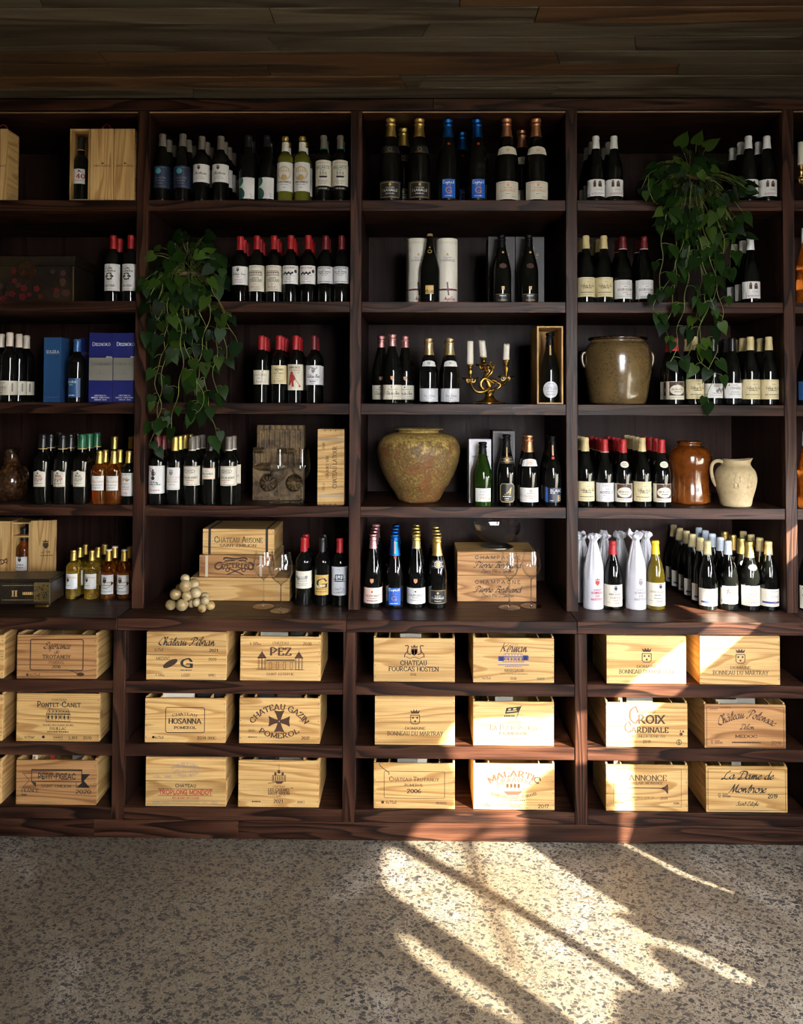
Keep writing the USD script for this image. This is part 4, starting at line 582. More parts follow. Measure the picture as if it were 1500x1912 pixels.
wl = [('ink_gold', disc(241, 896, 3)+disc(234, 897, 2)), ('ink_black', pen([(232, 897), (236, 894), (240, 898), (245, 895)], 1)), ('ink_red', T('s', 'MALLE', 238, 909.5, 3, 14)+dash(238, 920.5, 8)), ('ink_grey', dash(238, 886.5, 18, 1.5)+dash(238, 913.5, 14)+dash(238, 903.5, 16))]
column(0, 4, 6, 240.5, 'malle', 'gold-capped dark bottle, long white label', 1, .07, top=842, spec=sp('B', .034, 'glass_black', ('foil_gold', .77, 'c'), 883.6, 926.5, 'paper_white', wl, w=40), back='front of')
column(0, 4, 7, 213, 'tallgold', 'tall dark bottle, thin gold cap, behind', 1, .23, top=815, spec=sp('B', .0372, 'glass_black', ('foil_gold', .80, 'c')), back='left of')
column(0, 4, 7, 230, 'tallgold', 'tall dark bottle, thin gold cap, behind', 1, .23+.0, back='middle of') if 0 else None
column(0, 4, 7, 245, 'tallgold', 'tall dark bottle, thin gold cap, behind', 1, .23, back='right of')
sa = [('ink_gold', T('x', 'Rieussec', 137, 1077, 4.5, 20, arc=30)), ('ink_brown', crest(131.5, 1084, .7)), ('ink_grey', dash(130, 1089, 5)+dash(131, 1093.5, 12, 1.2)+dash(147, 1098, 4))]
column(0, 5, 1, 137, 'sauternes', 'half bottle of golden wine, white label', 3, .19, top=1027, spec=sp('B', .0335, 'glass_gold', ('foil_gold', .79, 'c'), 1072, 1100, 'paper_white', sa, w=26))
column(0, 5, 2, 171.5, 'sauternes', 'half bottle of golden wine, white label', 3, .19)
cu = [('ink_brown', crest(199, 1085.5, .9)+frame(190, 1087, 212, 1094, .8, 1)+poly((212, 1086), (217, 1090), (212, 1094))), ('ink_gold', T('s', 'COUTET', 201, 1090.5, 3.4, 18)), ('ink_grey', dash(201, 1099, 8)+dash(202, 1105, 20)+pen([(192, 1095), (200, 1098.5), (210, 1095)], 1))]
column(0, 5, 3, 202.7, 'coutet', 'half bottle of amber wine, white cap top', 2, .19, top=1026, spec=sp('B', .0335, 'glass_amber', ('foil_gold', .77, 'c'), 1074, 1110, 'paper_white', cu, w=27, ringz=[(.985, .008, 'paper_white')]))
column(0, 5, 4, 232, 'coutet', 'half bottle of amber wine, white cap top', 2, .19)
# --- bay at the right edge
column(4, 2, 1, 1505, 'rosewavy', 'orange rosé wine bottle, white cap', 1, .05, top=426, spec=sp('W', .040, 'glass_rose', ('cap_white', .80, 's')), back='sole')
column(4, 3, 1, 1507, 'bluelabel', 'dark bottle, blue cap, deep blue label', 1, .05, top=631, spec=sp('U', .0405, 'glass_black', ('cap_blue', .82, 'c'), 712, 747, 'blue_card', [('ink_white', T('b', 'H', 1500, 729, 8, 7)+line(1496, 741, 1518, 741, 1.4))], w=50), back='sole')
column(4, 4, 1, 1507, 'rosewavy', 'orange rosé wine bottle, white cap', 1, .05, back='sole')
column(4, 5, 1, 1510, 'creamtall', 'dark bottle, red cap, large cream label', 1, .07, top=1008, spec=UB('cap_red', 1096, 1138, 'paper_cream', [('ink_black', pen([(1492, 1100), (1495, 1103), (1498, 1100)], 1.4)+pen([(1492, 1113), (1495, 1116), (1498, 1113)], 1.4)+T('s', 'CUVEE', 1510, 1118, 4, 20))], w=50, r=.0425), back='sole')
# ------------------------------------------------------------------ wooden wine crates
def crate(bay, row, x0, x1, y0, label, prints, h=None, depth=.30, open_=True, mat_='pine_x', yf=None, zb=None, y1=None, nails=3, name='wine_crate', straps=None, cards=(), framed=False):
    z = ZB[row] if zb is None else zb; yf = YP+.018 if yf is None else yf
    pl, pr_, pt = at(x0, y0+30, yf), at(x1, y0+30, yf), at((x0+x1)/2, y0, yf)
    w, H = pr_[0]-pl[0], (pt[2]-z if h is None else h); cx = (pl[0]+pr_[0])/2; s = w/(x1-x0)
    t = thing(name, label, 'crate', (cx, yf, z+.0006), 0, 'wooden wine crates and boxes')
    b = .009; a = w/2
    part(t, 'front_panel', bx(-a, a, 0, b, 0, H, .0012), mat_)
    part(t, 'back_panel', bx(-a, a, depth-b, depth, 0, H+(.004 if open_ else 0), .0012), 'pine_x')
    for sx in (-1, 1): part(t, 'side_panel', bx(min(sx*a, sx*(a-b)), max(sx*a, sx*(a-b)), b+.0003, depth-b-.0003, 0, H+(.006 if open_ else -b-.0003), .001), 'pine_y')
    part(t, 'bottom_panel', bx(-a+b+.0003, a-b-.0003, b+.0003, depth-b-.0003, .001, .009, .0008), 'pine_x')
    if open_:
        for q in (-.62, .62): part(t, 'divider', bx(q*a-.003, q*a+.003, b+.0005, depth-b-.0005, .01, H+.004, .0008), 'pine_y')
    else: part(t, 'lid', bx(-a+.0003, a-.0003, b+.0003, depth-b-.0003, H-b, H, .001), 'pine_x')
    if nails:
        N = []
        for sx in (-1, 1):
            for k in range(nails): c = trimesh.creation.cylinder(radius=.0019, height=.0012, sections=8); c.apply_transform(trimesh.transformations.rotation_matrix(PI/2, (1, 0, 0))); c.apply_translation((sx*(a-.006), -.0003, H*(.12+.76*k/max(nails-1, 1)))); N.append(c)
        part(t, 'nails', cat(*N), 'nail_steel', kind='stuff')
    yc = (y0 + (y1 if y1 else y0+H/s))/2; c = ((x0+x1)/2, y0+H/s/2)
    for ink, gs in prints:
        m = flat(gs, c, s, -.0006); V = np.array(m.vertices); V[:, 2] += H/2; m.vertices = V; part(t, 'print', m, ink)
    for q in straps or (): 
        u = ((q[0]-c[0])*s); part(t, 'strap', bx(u-q[1]*s/2, u+q[1]*s/2, -.0014, depth, -.0, H+.0012, .0004) if q[2] == 'ink_black' else bx(u-q[1]*s/2, u+q[1]*s/2, -.0012, -.0002, 0, H, .0003), q[2])
    for k, (u0, u1, m) in enumerate(cards):             # packing cards that stick up out of the open top
        part(t, 'packing_card', bx((u0-c[0])*s, (u1-c[0])*s, .03+.02*k, .032+.02*k, H*.3, H+.011, .0005), m)
    return t
def BM(cx, cy):
    o = lambda k: poly((cx-9+k, cy-8+k), (cx+9-k, cy-8+k), (cx+9-k, cy+6-k*.4), (cx+5-k*.4, cy+9.5-k), (cx-5+k*.4, cy+9.5-k), (cx-9+k, cy+6-k*.4))[0]
    return ('ink_burnt', [o(0).difference(o(1.3))]+disc(cx-4, cy-2.5, 1.8)+disc(cx+4, cy-2.5, 1.8)+disc(cx, cy+4, 1.8)+poly((cx-7, cy-10.5), (cx-9, cy-17), (cx-4.5, cy-13.5), (cx-3, cy-18), (cx, cy-14), (cx+3, cy-18), (cx+4.5, cy-13.5), (cx+9, cy-17), (cx+7, cy-10.5))+T('s', 'DOMAINE', cx, cy+17, 4.8, 37)+T('s', 'BONNEAU DU MARTRAY', cx, cy+26.5, 7.4, 103))
# leftmost bay
K = 'ink_brown'
crate(0, 'A', -122, 7, 1188, 'plain wooden crate cut by left photo edge, upper crate shelf', [], .185)
crate(0, 'B', -122, 5, 1297, 'plain wooden crate cut by left photo edge, middle crate shelf', [])
crate(0, 'C', -122, 2, 1420, 'plain wooden crate cut by left photo edge, bottom crate shelf', [])
crate(0, 'A', 31.7, 180.4, 1186, 'crate branded with script and capitals in a thick rounded frame, far left', [(K, frame(56, 1193, 156.5, 1251.5, 2, 4)+T('x', 'Espérance', 106, 1205, 12, 50)+T('x', 'de', 106, 1216, 7, 8)+T('b', 'TROTANOY', 106, 1226, 7, 51)+T('s', 'POMEROL', 106, 1236.5, 4.6, 28)+T('b', '2016', 106, 1244, 5, 15)+T('n', '6x75cl', 66, 1259, 4.4, 19)+disc(52, 1259.4, 2.6)), ('ink_burnt', [affinity.scale(Point(151, -1258).buffer(1, 6), 7, 3.4)]+pen([(122, 1250), (135, 1252), (146, 1257)], 1.2))], nails=4, mat_='pine_rosy')
pc = manor(109, 1335, 45, 24)+sum([line(92+6*i, 1324, 92+6*i, 1345, .5) for i in range(7)], [])+line(87, 1334, 132, 1334, .6)+line(90, 1329, 129, 1329, .5)
crate(0, 'B', 30.8, 186, 1295.5, 'crate printed with a hipped-roof mansion below large capitals, left', [('ink_black', T('s', 'CHATEAU', 110, 1306.5, 3.4, 27)+T('b', 'Pontet-Canet', 110, 1315, 9.5, 80)+pc+T('s', 'GRAND CRU CLASSÉ EN 1855', 109, 1353, 3, 57)+T('s', 'PAUILLAC', 109, 1359.5, 5, 30)+dash(109, 1365.5, 40, 2)+T('n', '6x750ml', 56, 1375.5, 4, 18)+disc(82, 1375, 2.6)+stamp(109, 1376, 17, 6)+T('n', 'L101', 137, 1376, 4.5, 15)+T('n', '2010', 164, 1376, 5, 15))], nails=4)
rib = frame(58.6, 1436, 153.5, 1459.5, 1.4, .5)+line(58.6, 1438.5, 153.5, 1438.5, 1.6)+pen([(44, 1444.5), (44.2, 1444.5), (58, 1444.5)], .8)+line(44, 1444.5, 55, 1457, .8)+line(55, 1457, 43, 1469.5, .8)+line(43, 1469.5, 67.5, 1469.5, .8)+poly((58.6, 1459.5), (67.5, 1460.5), (67.5, 1469.5))+poly((153.5, 1444.5), (168.5, 1444.5), (157, 1457), (168.5, 1469.5), (143, 1469.5), (153.5, 1460))+line(143, 1460, 143, 1469.5, .8)
crate(0, 'C', 30, 180, 1420, 'crate printed with a ribbon banner of bold capitals, bottom left', [('ink_black', rib+T('N', 'PETIT-FIGEAC', 106, 1449, 9.6, 69)+T('s', 'SAINT-EMILION', 105, 1467, 4.8, 55)+T('s', 'FRANCE', 56.5, 1475.5, 6.4, 31)+T('s', '2020', 156, 1477, 7, 27)+dash(46, 1483.5, 9, 3))], cards=((54, 64, 'paper_cream'), (84, 92, 'ink_red'), (122, 153, 'grey_card')), mat_='pine_rosy')
# second bay
t_ = .1245
crate(1, 'A', 272.8, 422.5, 1224.5, 'shallow crate with a large knot and one large capital letter, second bay', [('ink_black', T('n', 'MEDOC', 304, 1231, 5, 25)+T('b', 'G', 348.5, 1239, 16, 18)+dash(348, 1252, 22, 1.6)+T('s', '2020', 396.5, 1231.5, 5, 14)+T('n', '6 Blles', 299, 1261, 4.4, 16)+T('n', 'LG20', 347, 1261, 4.6, 15)+stamp(396, 1261, 13, 5)), ('ink_burnt', [affinity.rotate(affinity.scale(Point(318, -1240).buffer(1, 8), 15, 5.5), 28)])], .106, open_=False, nails=0, mat_='pine_x')
crate(1, 'A', 273.7, 423, 1178.7, 'shallow crate with flowing script, stacked above the one with a knot', [('ink_black', T('x', 'Château Pibran', 348, 1196, 15, 105)+T('n', '6x75cl', 297, 1211.5, 4.6, 16)+T('b', '2021', 399, 1212, 5, 15))], .098, open_=False, zb=.666+.1075, nails=0)
crate(1, 'B', 270.8, 421.5, 1304, 'crate with wavy grain and printed rounded frame, second bay middle shelf', [('ink_black', frame(309, 1320.5, 383, 1367.5, 1.2, 4)+T('s', 'CHATEAU', 345, 1333, 4.8, 45, arc=90)+T('b', 'HOSANNA', 345.5, 1346, 9, 60)+T('b', 'POMEROL', 346, 1358, 4.6, 40)+T('n', '6x75cl', 298, 1376, 4.4, 16)+disc(287, 1376, 2.4)+T('n', '2014', 377, 1376.5, 5, 16)+stamp(396.5, 1376.5, 15, 5))], nails=4, cards=((300, 360, 'paper_cream'), (362, 420, 'paper_black')))
crate(1, 'C', 271.5, 422, 1460, 'shallow crate with red-brown bold capitals between two lines, bottom shelf', [('ink_brown', T('N', 'CHÂTEAU', 346.5, 1468, 5.4, 38)+line(295, 1474, 397, 1474, .9)+line(295, 1486, 397, 1486, .9)), ('ink_red', T('N', 'TROPLONG MONDOT', 346.5, 1480, 8, 98)+T('b', '1ER GRAND CRU CLASSÉ', 347, 1490.5, 3, 50)), ('ink_grey', dash(347, 1496.5, 50, 2)+dash(292, 1498.5, 14, 2)+dash(310, 1498.5, 12, 2)+T('n', '2020', 383, 1498.5, 3.4, 8)+stamp(401, 1498.5, 12, 4))], .106, open_=False, nails=0)
crate(1, 'C', 272, 421, 1413.4, 'shallow crate with a circle of small capitals, topmost on bottom shelf', [('ink_grey', T('s', 'GRAND VIN DE LÉOVILLE', 347.5, 1424.5, 4.4, 58, arc=42)+T('s', 'DU MARQUIS', 347.5, 1430.5, 4.4, 35)+T('s', 'DE LAS CASES', 347.5, 1437.5, 4.4, 39)+T('s', 'ST JULIEN, MÉDOC', 347.5, 1447, 4.4, 50, arc=-45)+T('n', '6 Blles', 294, 1449, 4, 14)+stamp(314, 1449, 13, 4.5))], .100, open_=False, zb=.128+.1075, nails=0)
pz = line(478, 1250, 569, 1250, .8)+arcpoly(524, 1233, 54, 1.8)+arcpoly(524, 1231, 52, 1)+sum([frame(503+13*i, 1236, 508+13*i, 1249, .7, .3) for i in range(4)], [])+sum([poly((481+69*k, 1229), (498+69*k, 1229), (489.5+69*k, 1216))+line(489.5+69*k, 1213, 489.5+69*k, 1218, .6)+frame(482.5+69*k, 1228, 496.5+69*k, 1250, .8, .3)+line(489.5+69*k, 1230, 489.5+69*k, 1249, 1.6)+line(484.5+69*k, 1230, 484.5+69*k, 1249, .7)+line(494.5+69*k, 1230, 494.5+69*k, 1249, .7) for k in (0, 1)], [])
crate(1, 'A', 448.7, 599, 1189, 'crate printed with a wide two-towered building, second bay', [('ink_brown', pz+T('n', '6 Blles', 477, 1202, 5, 20)+T('s', 'CHÂTEAU', 524, 1201, 4.4, 29)+T('s', 'DE', 524, 1206, 2.6, 6)+T('b', 'PEZ', 524, 1216.5, 13.5, 38)+T('s', '2018', 574, 1202, 5.4, 15)+T('s', 'SAINT-ESTÈPHE', 523.5, 1258, 4.2, 50))], nails=4, cards=((484, 536, 'grey_card'), (540, 575, 'paper_black')))
def pattee(cx, cy, R):
    q = poly((cx-2.2, cy-1), (cx-6, cy-R*.62), (cx-R*.5, cy-R), (cx, cy-R*.93), (cx+R*.5, cy-R), (cx+6, cy-R*.62), (cx+2.2, cy-1))[0]; return [unary_union([affinity.rotate(q, 90*k, origin=(cx, -cy)) for k in range(4)])]
crate(1, 'B', 447, 597.5, 1304, 'crate printed with a large dark splayed cross under arched capitals', [(K, pattee(521.8, 1346.5, 20)+T('b', 'CHATEAU GAZIN', 521.5, 1320, 10, 122, arc=62)+T('b', 'POMEROL', 521.5, 1373, 9, 74, arc=-66)+T('b', '2017', 571, 1377, 5.5, 14)+stamp(470.5, 1364, 13, 5)+dash(472, 1376, 16, 2))], cards=((482, 510, 'paper_black'), (514, 560, 'ink_brown')), nails=3)
ch = line(521, 1427, 521, 1440, .7)+arcpoly(521, 1441, 5, 6)+arcpoly(514.5, 1445, 4, 6)+arcpoly(528, 1445, 4, 6)+frame(508.5, 1447, 534, 1459, 1, .3)+sum([arcpoly(511+4*i, 1452.5, 1.6, 8) for i in range(6)], [])+poly((513, 1459), (530, 1459), (526, 1463), (517, 1463))+line(501, 1462, 513, 1461, 1.2)
crate(1, 'C', 445, 596, 1420, 'crate printed with a small spired church over capitals, second bay bottom', [(K, ch+T('s', 'CHÂTEAU', 521, 1468, 4, 22)+T('b', 'LES CARMES', 521, 1474, 5, 39)+T('b', 'HAUT-BRION', 521, 1480.5, 5.4, 39)+line(508, 1486, 534, 1486, .4)+arcpoly(521, 1486, 9, 1.2)+T('b', '2021', 520, 1495, 6, 16)+dash(479, 1496, 16, 2.4)+stamp(562.5, 1496, 14, 5)+arcpoly(545.5, 1470.5, 5, 1))], cards=((486, 516, 'paper_black'), (518, 560, 'grey_card')))
# third bay
fh = [K, crest(774, 1217, 1.5)+pen([(767, 1222), (761, 1216), (763, 1208), (757, 1206)], 1.8)+pen([(763, 1216), (757, 1221), (756, 1227)], 1.6)+pen([(781, 1222), (787, 1216), (785, 1208), (791, 1206)], 1.8)+pen([(785, 1216), (791, 1221), (792, 1227)], 1.6)+pen([(759, 1226), (768, 1229), (774, 1227), (781, 1229), (790, 1226)], 1)]
crate(2, 'A', 698, 849.8, 1192, 'crate with a red and green shield held by two beasts', [tuple(fh), ('ink_red', arcpoly(776.8, 1217.5, 4, 9)), ('ink_green', arcpoly(771.2, 1217.5, 4, 9)), ('ink_black', T('b', 'CHATEAU', 772.5, 1237.5, 8, 48)+T('b', 'FOURCAS HOSTEN', 772.6, 1248.7, 8, 92)+T('s', '2016', 772, 1259, 4.2, 11))], nails=4, cards=((747, 787, 'grey_card'),))
kw = manor(959, 1228, 40, 16)+sum([line(945+5*i, 1226, 945+5*i, 1236, .8) for i in range(7)], [])+sum([disc(936+3*(i % 3)-3, 1228+4*(i//3), 2.6, 3) for i in range(6)]+[disc(981+3*(i % 3)-2, 1226+4*(i//3), 2.6, 3) for i in range(6)], [])+line(930, 1241, 988, 1241, 1.2)+dash(959, 1244.5, 30, 1)
crate(2, 'A', 883.6, 1035, 1192, 'crate with a blue oval print of a house among trees', [('ink_blue', kw), (K, T('x', 'Kirwan', 959, 1209, 16, 50)+dash(962, 1204, 14, 1)+T('s', 'MARGAUX', 960.5, 1251.5, 4.8, 35)+dash(960, 1258, 50, 1.2)+T('n', '6x75cl', 909, 1266, 3.6, 15)+T('s', '2018', 959, 1266.5, 4.2, 11)+stamp(1010, 1266.5, 14, 5))], nails=4)
crate(2, 'B', 700, 850, 1300.7, 'closed crate with burnt crown and shield, third bay middle shelf', [BM(775.5, 1342.5)], open_=False)
fl_ = poly((946, 1322), (973, 1319), (968, 1330), (943.5, 1333))[0].difference(unary_union([poly((950, 1323.5), (955, 1323), (954, 1326), (949, 1326.5))[0], poly((959, 1322.5), (965, 1322), (964, 1325), (958, 1325.5))[0], poly((947, 1328), (966, 1326), (965.5, 1328), (946.5, 1330))[0]]))
crate(2, 'B', 883.6, 1035, 1311, 'open crate with a small flag emblem, brightest in the sunlight', [('ink_black', [fl_]+line(974, 1317, 964, 1342, 1)+dash(952, 1337, 20, 3)), ('ink_burnt', T('s', 'CHATEAU', 960, 1347.5, 4.4, 26)+T('s', 'La Fleur-Pétrus', 959.5, 1358, 9.6, 87)+T('N', 'POMEROL', 959.6, 1369, 4.8, 53)+T('n', '2015', 959, 1380, 5.2, 15))], nails=4, cards=((926, 960, 'grey_card'),))
crate(2, 'C', 698, 849.7, 1425.7, 'crate with thin rounded frame around a year, third bay bottom', [(K, frame(717.4, 1440, 831, 1490, .8, 3)+T('s', 'Château Trotanoy', 773.6, 1454.5, 8, 92)+T('s', 'POMEROL', 773, 1465.5, 4.8, 34)+T('b', '2006', 773.5, 1476.5, 7.2, 25)+T('n', '6x75cl', 731, 1497.5, 5, 19)+disc(715, 1497.5, 2.8)+stamp(824.5, 1498, 20, 4)), ('ink_burnt', pen([(709, 1426), (714, 1434), (724, 1441), (726, 1446)], 1.2))], nails=4, cards=((742, 780, 'grey_card'), (764, 798, 'paper_cream')))
sh2 = poly((940, 1477), (976, 1477), (968, 1484), (948, 1484))+sum([line(948+7*i, 1477, 948+7*i, 1458, .9) for i in range(4)], [])+sum([arcpoly(948+7*i, 1467, 5, 7) for i in range(4)], [])+line(972, 1476, 981, 1471, .9)
crate(2, 'C', 884, 1036, 1427, 'crate with arched capitals over a sailing ship, part sunlit', [('ink_burnt', T('s', 'CHATEAU', 959, 1434, 3, 26)+T('b', 'MALARTIC', 960.5, 1444.5, 10.5, 100, arc=88)+T('s', 'LAGRAVIÈRE', 961, 1455, 7, 66, arc=78)+sh2+T('b', 'GRAND CRU CLASSÉ DE GRAVES', 959.5, 1488, 4.4, 86, arc=-125)+dash(960, 1493.5, 42, 1.6)+T('s', 'BLANC', 963, 1503.5, 6, 22)+T('n', '6 Blles', 907, 1502.5, 5, 20)+dash(935, 1502.5, 15, 1.6)), ('ink_black', T('n', '2017', 1015, 1504, 6, 19))], nails=4)
# fourth bay
crate(3, 'A', 1133, 1281.6, 1187.6, 'closed crate with burnt crown and shield, left one on upper shelf', [BM(1208, 1227.5)], open_=False, depth=.27)
crate(3, 'A', 1307, 1457, 1187.6, 'closed crate with burnt crown and shield and swirling grain, right one', [BM(1383, 1229.5)], open_=False, depth=.27)
cx_ = T('s', 'CHATEAU', 1207.7, 1329.5, 4.6, 31)+T('s', 'C', 1184, 1335.5, 29, 15)+T('b', 'ROIX', 1216.5, 1343, 15, 48)+T('s', 'C', 1173, 1358, 18, 11)+T('b', 'ARDINALE', 1213.7, 1362.8, 9.4, 68)+T('s', 'SAINT-EMILION GRAND CRU', 1208.5, 1374.5, 4.2, 68)
crate(3, 'B', 1131.8, 1284.4, 1312.8, 'open crate with giant initials and a round stamp, half sunlit', [('ink_burnt', cx_+T('n', '2019', 1208, 1384.5, 4.8, 14)), ('ink_black', ring(1268, 1385, 5, 1)+line(1268, 1381, 1268, 1389, 1.2)+line(1266, 1384, 1270, 1386, .8)), (K, disc(1272, 1370, 3)+disc(1276, 1365, 1.8)+disc(1271, 1364, 1.2))], depth=.42, nails=0, cards=((1158, 1166, 'paper_cream'), (1176, 1226, 'grey_card')))
crate(3, 'B', 1316, 1467.8, 1316, 'rosy-grained open crate with arched script, fourth bay right', [(K, T('x', 'Château Potensac', 1394, 1333, 16, 116, arc=98)+T('x', 'Delon', 1395, 1357, 9.5, 26)+T('b', 'MEDOC', 1393.6, 1374.5, 5.6, 40)+T('n', '12 Blles', 1338, 1385.5, 5.6, 22)+dash(1394, 1386, 54, 2.4)+line(1367, 1386.4, 1421, 1386.4, .8)+T('n', '2016', 1450, 1386, 5.6, 18)+stamp(1333, 1323.5, 14, 6)+dash(1356, 1321.5, 20, 1.4)), ('ink_burnt', frame(1319.5, 1320, 1464.5, 1395, .9, .5))], depth=.46, mat_='pine_rosy', nails=0, cards=((1342, 1382, 'grey_card'), (1384, 1420, 'grey_card')))
tr = line(1172, 1471, 1240, 1471.5, 1.6)+poly((1236, 1470.5), (1242, 1468), (1246, 1464), (1248, 1464), (1248, 1481), (1246, 1481), (1242, 1475), (1236, 1473))
crate(3, 'C', 1131.8, 1285, 1429, 'open crate with a long trumpet drawing in a thin frame', [(K, frame(1146, 1435, 1272.6, 1506, .6, .4)+T('s', 'ANNONCE', 1210, 1452.5, 10, 69)+T('s', 'BELAIR-MONANGE', 1209, 1462, 4.6, 57)+tr+T('s', 'SAINT-EMILION GRAND CRU', 1200, 1488.5, 3, 44)+T('s', '2019', 1240, 1490, 4.8, 13)+stamp(1263.5, 1499, 11, 4)+dash(1157, 1498.5, 16, 2))], depth=.25, nails=4, cards=((1150, 1158, 'paper_cream'), (1192, 1204, 'ink_brown')))
crate(3, 'C', 1318.8, 1471, 1431.6, 'pale open crate with two lines of flowing script, bottom right', [('ink_black', T('x', 'La Dame de', 1396, 1447.5, 15, 96)+T('x', 'Montrose', 1395.5, 1472, 15, 69)+T('n', '12 Blles', 1352.5, 1485.5, 6.2, 23)+T('N', '2019', 1443, 1486, 7, 17)+T('x', 'Saint-Estèphe', 1395.6, 1500, 8, 42)), ('ink_burnt', frame(1322, 1436, 1467.5, 1513, .8, .5))], depth=.46, nails=0, cards=((1372, 1390, 'grey_card'),))
# crates and gift boxes on the shelves
z5 = ZS[5]; yb = ground(448, 1122, z5)[1]
crate(1, 'A', 355, 541, 1079, 'wide plain wooden crate at the base of the stack behind two wine glasses', [], yf=yb, zb=z5, depth=.30, open_=False, nails=0)
zq = at(448, 1079, yb)[2]+.0012
crate(1, 'A', 372, 513, 1037, 'crate with a scroll and crossed keys, middle of the worktop stack', [(K, T('b', 'PETRUS', 439.6, 1055.5, 9, 50, arc=90)+pen([(414, 1051), (421, 1050), (428, 1048.5), (440, 1047), (452, 1048.5), (458, 1050), (465, 1051)], 1)+pen([(414, 1062), (428, 1060.5), (440, 1059.5), (452, 1060.5), (465, 1062)], 1)+pen([(414, 1051), (404, 1053), (402, 1060), (408, 1063), (414, 1058)], 3)+pen([(465, 1051), (471, 1053), (473, 1060), (468, 1063), (464, 1058)], 3)+line(424, 1073, 452, 1061, 2)+line(455, 1073, 427, 1061, 2)+ring(425, 1064, 4, 1.6)+ring(455, 1064, 4, 1.6)), ('ink_burnt', pen([(418, 1044), (426, 1042), (440, 1043.5), (452, 1042), (461, 1044)], 3)+pen([(420, 1048), (430, 1046), (438, 1047)], 2)+pen([(446, 1047), (454, 1046), (460, 1048)], 2))], yf=yb+.012, zb=zq, depth=.27, open_=False, nails=3, mat_='pine_rosy', straps=[(386, 5, 'strap_white'), (487, 5, 'strap_white')])
zq2 = at(448, 1037, yb+.012)[2]+.002
crate(1, 'A', 378.5, 512, 988, 'black-strapped crate of capitals on top of the worktop stack', [('ink_black', T('s', 'Château Ausone', 445.5, 1007.5, 11, 89)), ('ink_brown', T('s', 'SAINT-EMILION', 444.5, 1018.5, 5, 67))], yf=yb+.022, zb=zq2, depth=.26, open_=False, nails=2, straps=[(391.5, 4.4, 'ink_black'), (498.5, 4.4, 'ink_black')])
yb2 = ground(928, 1123.5, z5)[1]; zm = at(928, 1075, yb2)[2]
bp = lambda dy: [('ink_black', T('n', 'CHAMPAGNE', 929.5, 1041+dy, 6.4, 83, sp=.6)+T('x', 'Pierre Bertrand', 929, 1054.5+dy, 11.5, 88)+T('x', 'Depuis 1946 à Cumières', 929, 1066+dy, 6.4, 60))]
crate(2, 'A', 854, 1002, 1075, 'lower of two matching crates with script, under the glass bowl', bp(45.8), yf=yb2, zb=z5, depth=.26, open_=False, nails=2, mat_='pine_rosy')
crate(2, 'A', 854, 1002, 1031, 'upper of two matching crates with script, carrying the glass bowl', bp(0), yf=yb2, zb=zm+.0012, depth=.26, open_=False, nails=2, mat_='pine_rosy')
ZBOWL = at(928, 1031, yb2)[2]+.002; YBOWL = yb2+.13
lat = [('ink_burnt', T('s', 'CHATEAU LATOUR', 625.5, 872.5, 7.6, 77, rot=90)+T('s', 'GRAND VIN', 611.5, 872, 5, 40, rot=90)+T('s', 'DE', 618, 872, 3, 6, rot=90)+T('s', '2018', 604.5, 833, 4.2, 12, rot=90)+T('s', '1 Blle', 604.5, 909, 4.2, 15, rot=90)), ('strap_tape', arcpoly(618, 821.5, 49, 4.4)+arcpoly(618, 925.5, 49, 5)), ('ink_black', sum([disc(607+10*i, q, 1) for i in range(3) for q in (804.5, 941)], []))]
yl = .05; q_ = at(618, 801.5, yl)
crate(1, 'A', 593.2, 643, 801.5, 'tall upright wooden box with vertical capitals beside wine glasses', lat+[('ink_grey', T('s', 'CHATEAU LATOUR', 614, 821.5, 2.8, 38))], yf=yl, zb=ZS[4], depth=.12, open_=False, nails=0, name='gift_box')
for x0, x1, lab, w_ in ((169, 212.5, 'wooden gift box with bold striped grain, red cord handle, top left', True), (213.5, 251.5, 'plain pale wooden gift box beside the post, top left', False), (-24, 13, 'wooden gift box at left photo edge with red cord handle, top shelf', True)):
    cxx = (x0+x1)/2+1
    gb = crate(0, 'A', x0, x1, 240.5, lab, [('ink_black', T('s', 'QUINTA DO NOVAL', cxx, 310, 3.2, 32)+poly((cxx-3, 301.5), (cxx+4, 306), (cxx-1, 306.5), (cxx-3, 306), (cxx, 304.8)))], yf=.02, zb=ZS[1], depth=.115, open_=False, nails=0, name='gift_box', mat_='pine_z')
    if w_: part(gb, 'cord_handle', tube(spline([(-.022, .05, .325), (-.016, .05, .352), (.002, .05, .362), (.018, .05, .35), (.024, .05, .325)], 16)+[0, 0, at(180, 240.5, .02)[2]-ZS[1]-.327], .0035, 7), 'red_cord', True)
# open-fronted boxes that show their bottle
def open_box(x0, x1, y0, row, label, yf, depth, m='pine_z', b=.008):
    a_, b_, c_ = at(x0, y0, yf), at(x1, y0, yf), ZS[row]; w = b_[0]-a_[0]; H = a_[2]-c_
    t = thing('presentation_box', label, 'box', ((a_[0]+b_[0])/2, yf, c_+.0006), 0)
    for sx in (-1, 1): part(t, 'side_panel', bx(min(sx*w/2, sx*(w/2-b)), max(sx*w/2, sx*(w/2-b)), 0, depth, 0, H, .001), m)
    part(t, 'back_panel', bx(-w/2+b+.0003, w/2-b-.0003, depth-.006, depth, b+.0003, H-b-.0003, .001), m)
    for z in (0, H-b): part(t, 'end_panel', bx(-w/2+b+.0003, w/2-b-.0003, 0, depth-.0003, z, z+b, .001), 'pine_x')
    return t, (a_[0]+b_[0])/2, H
open_box(131, 168.5, 240.5, 1, 'open-fronted wooden box holding a dark bottle, top left shelf', .02, .115)
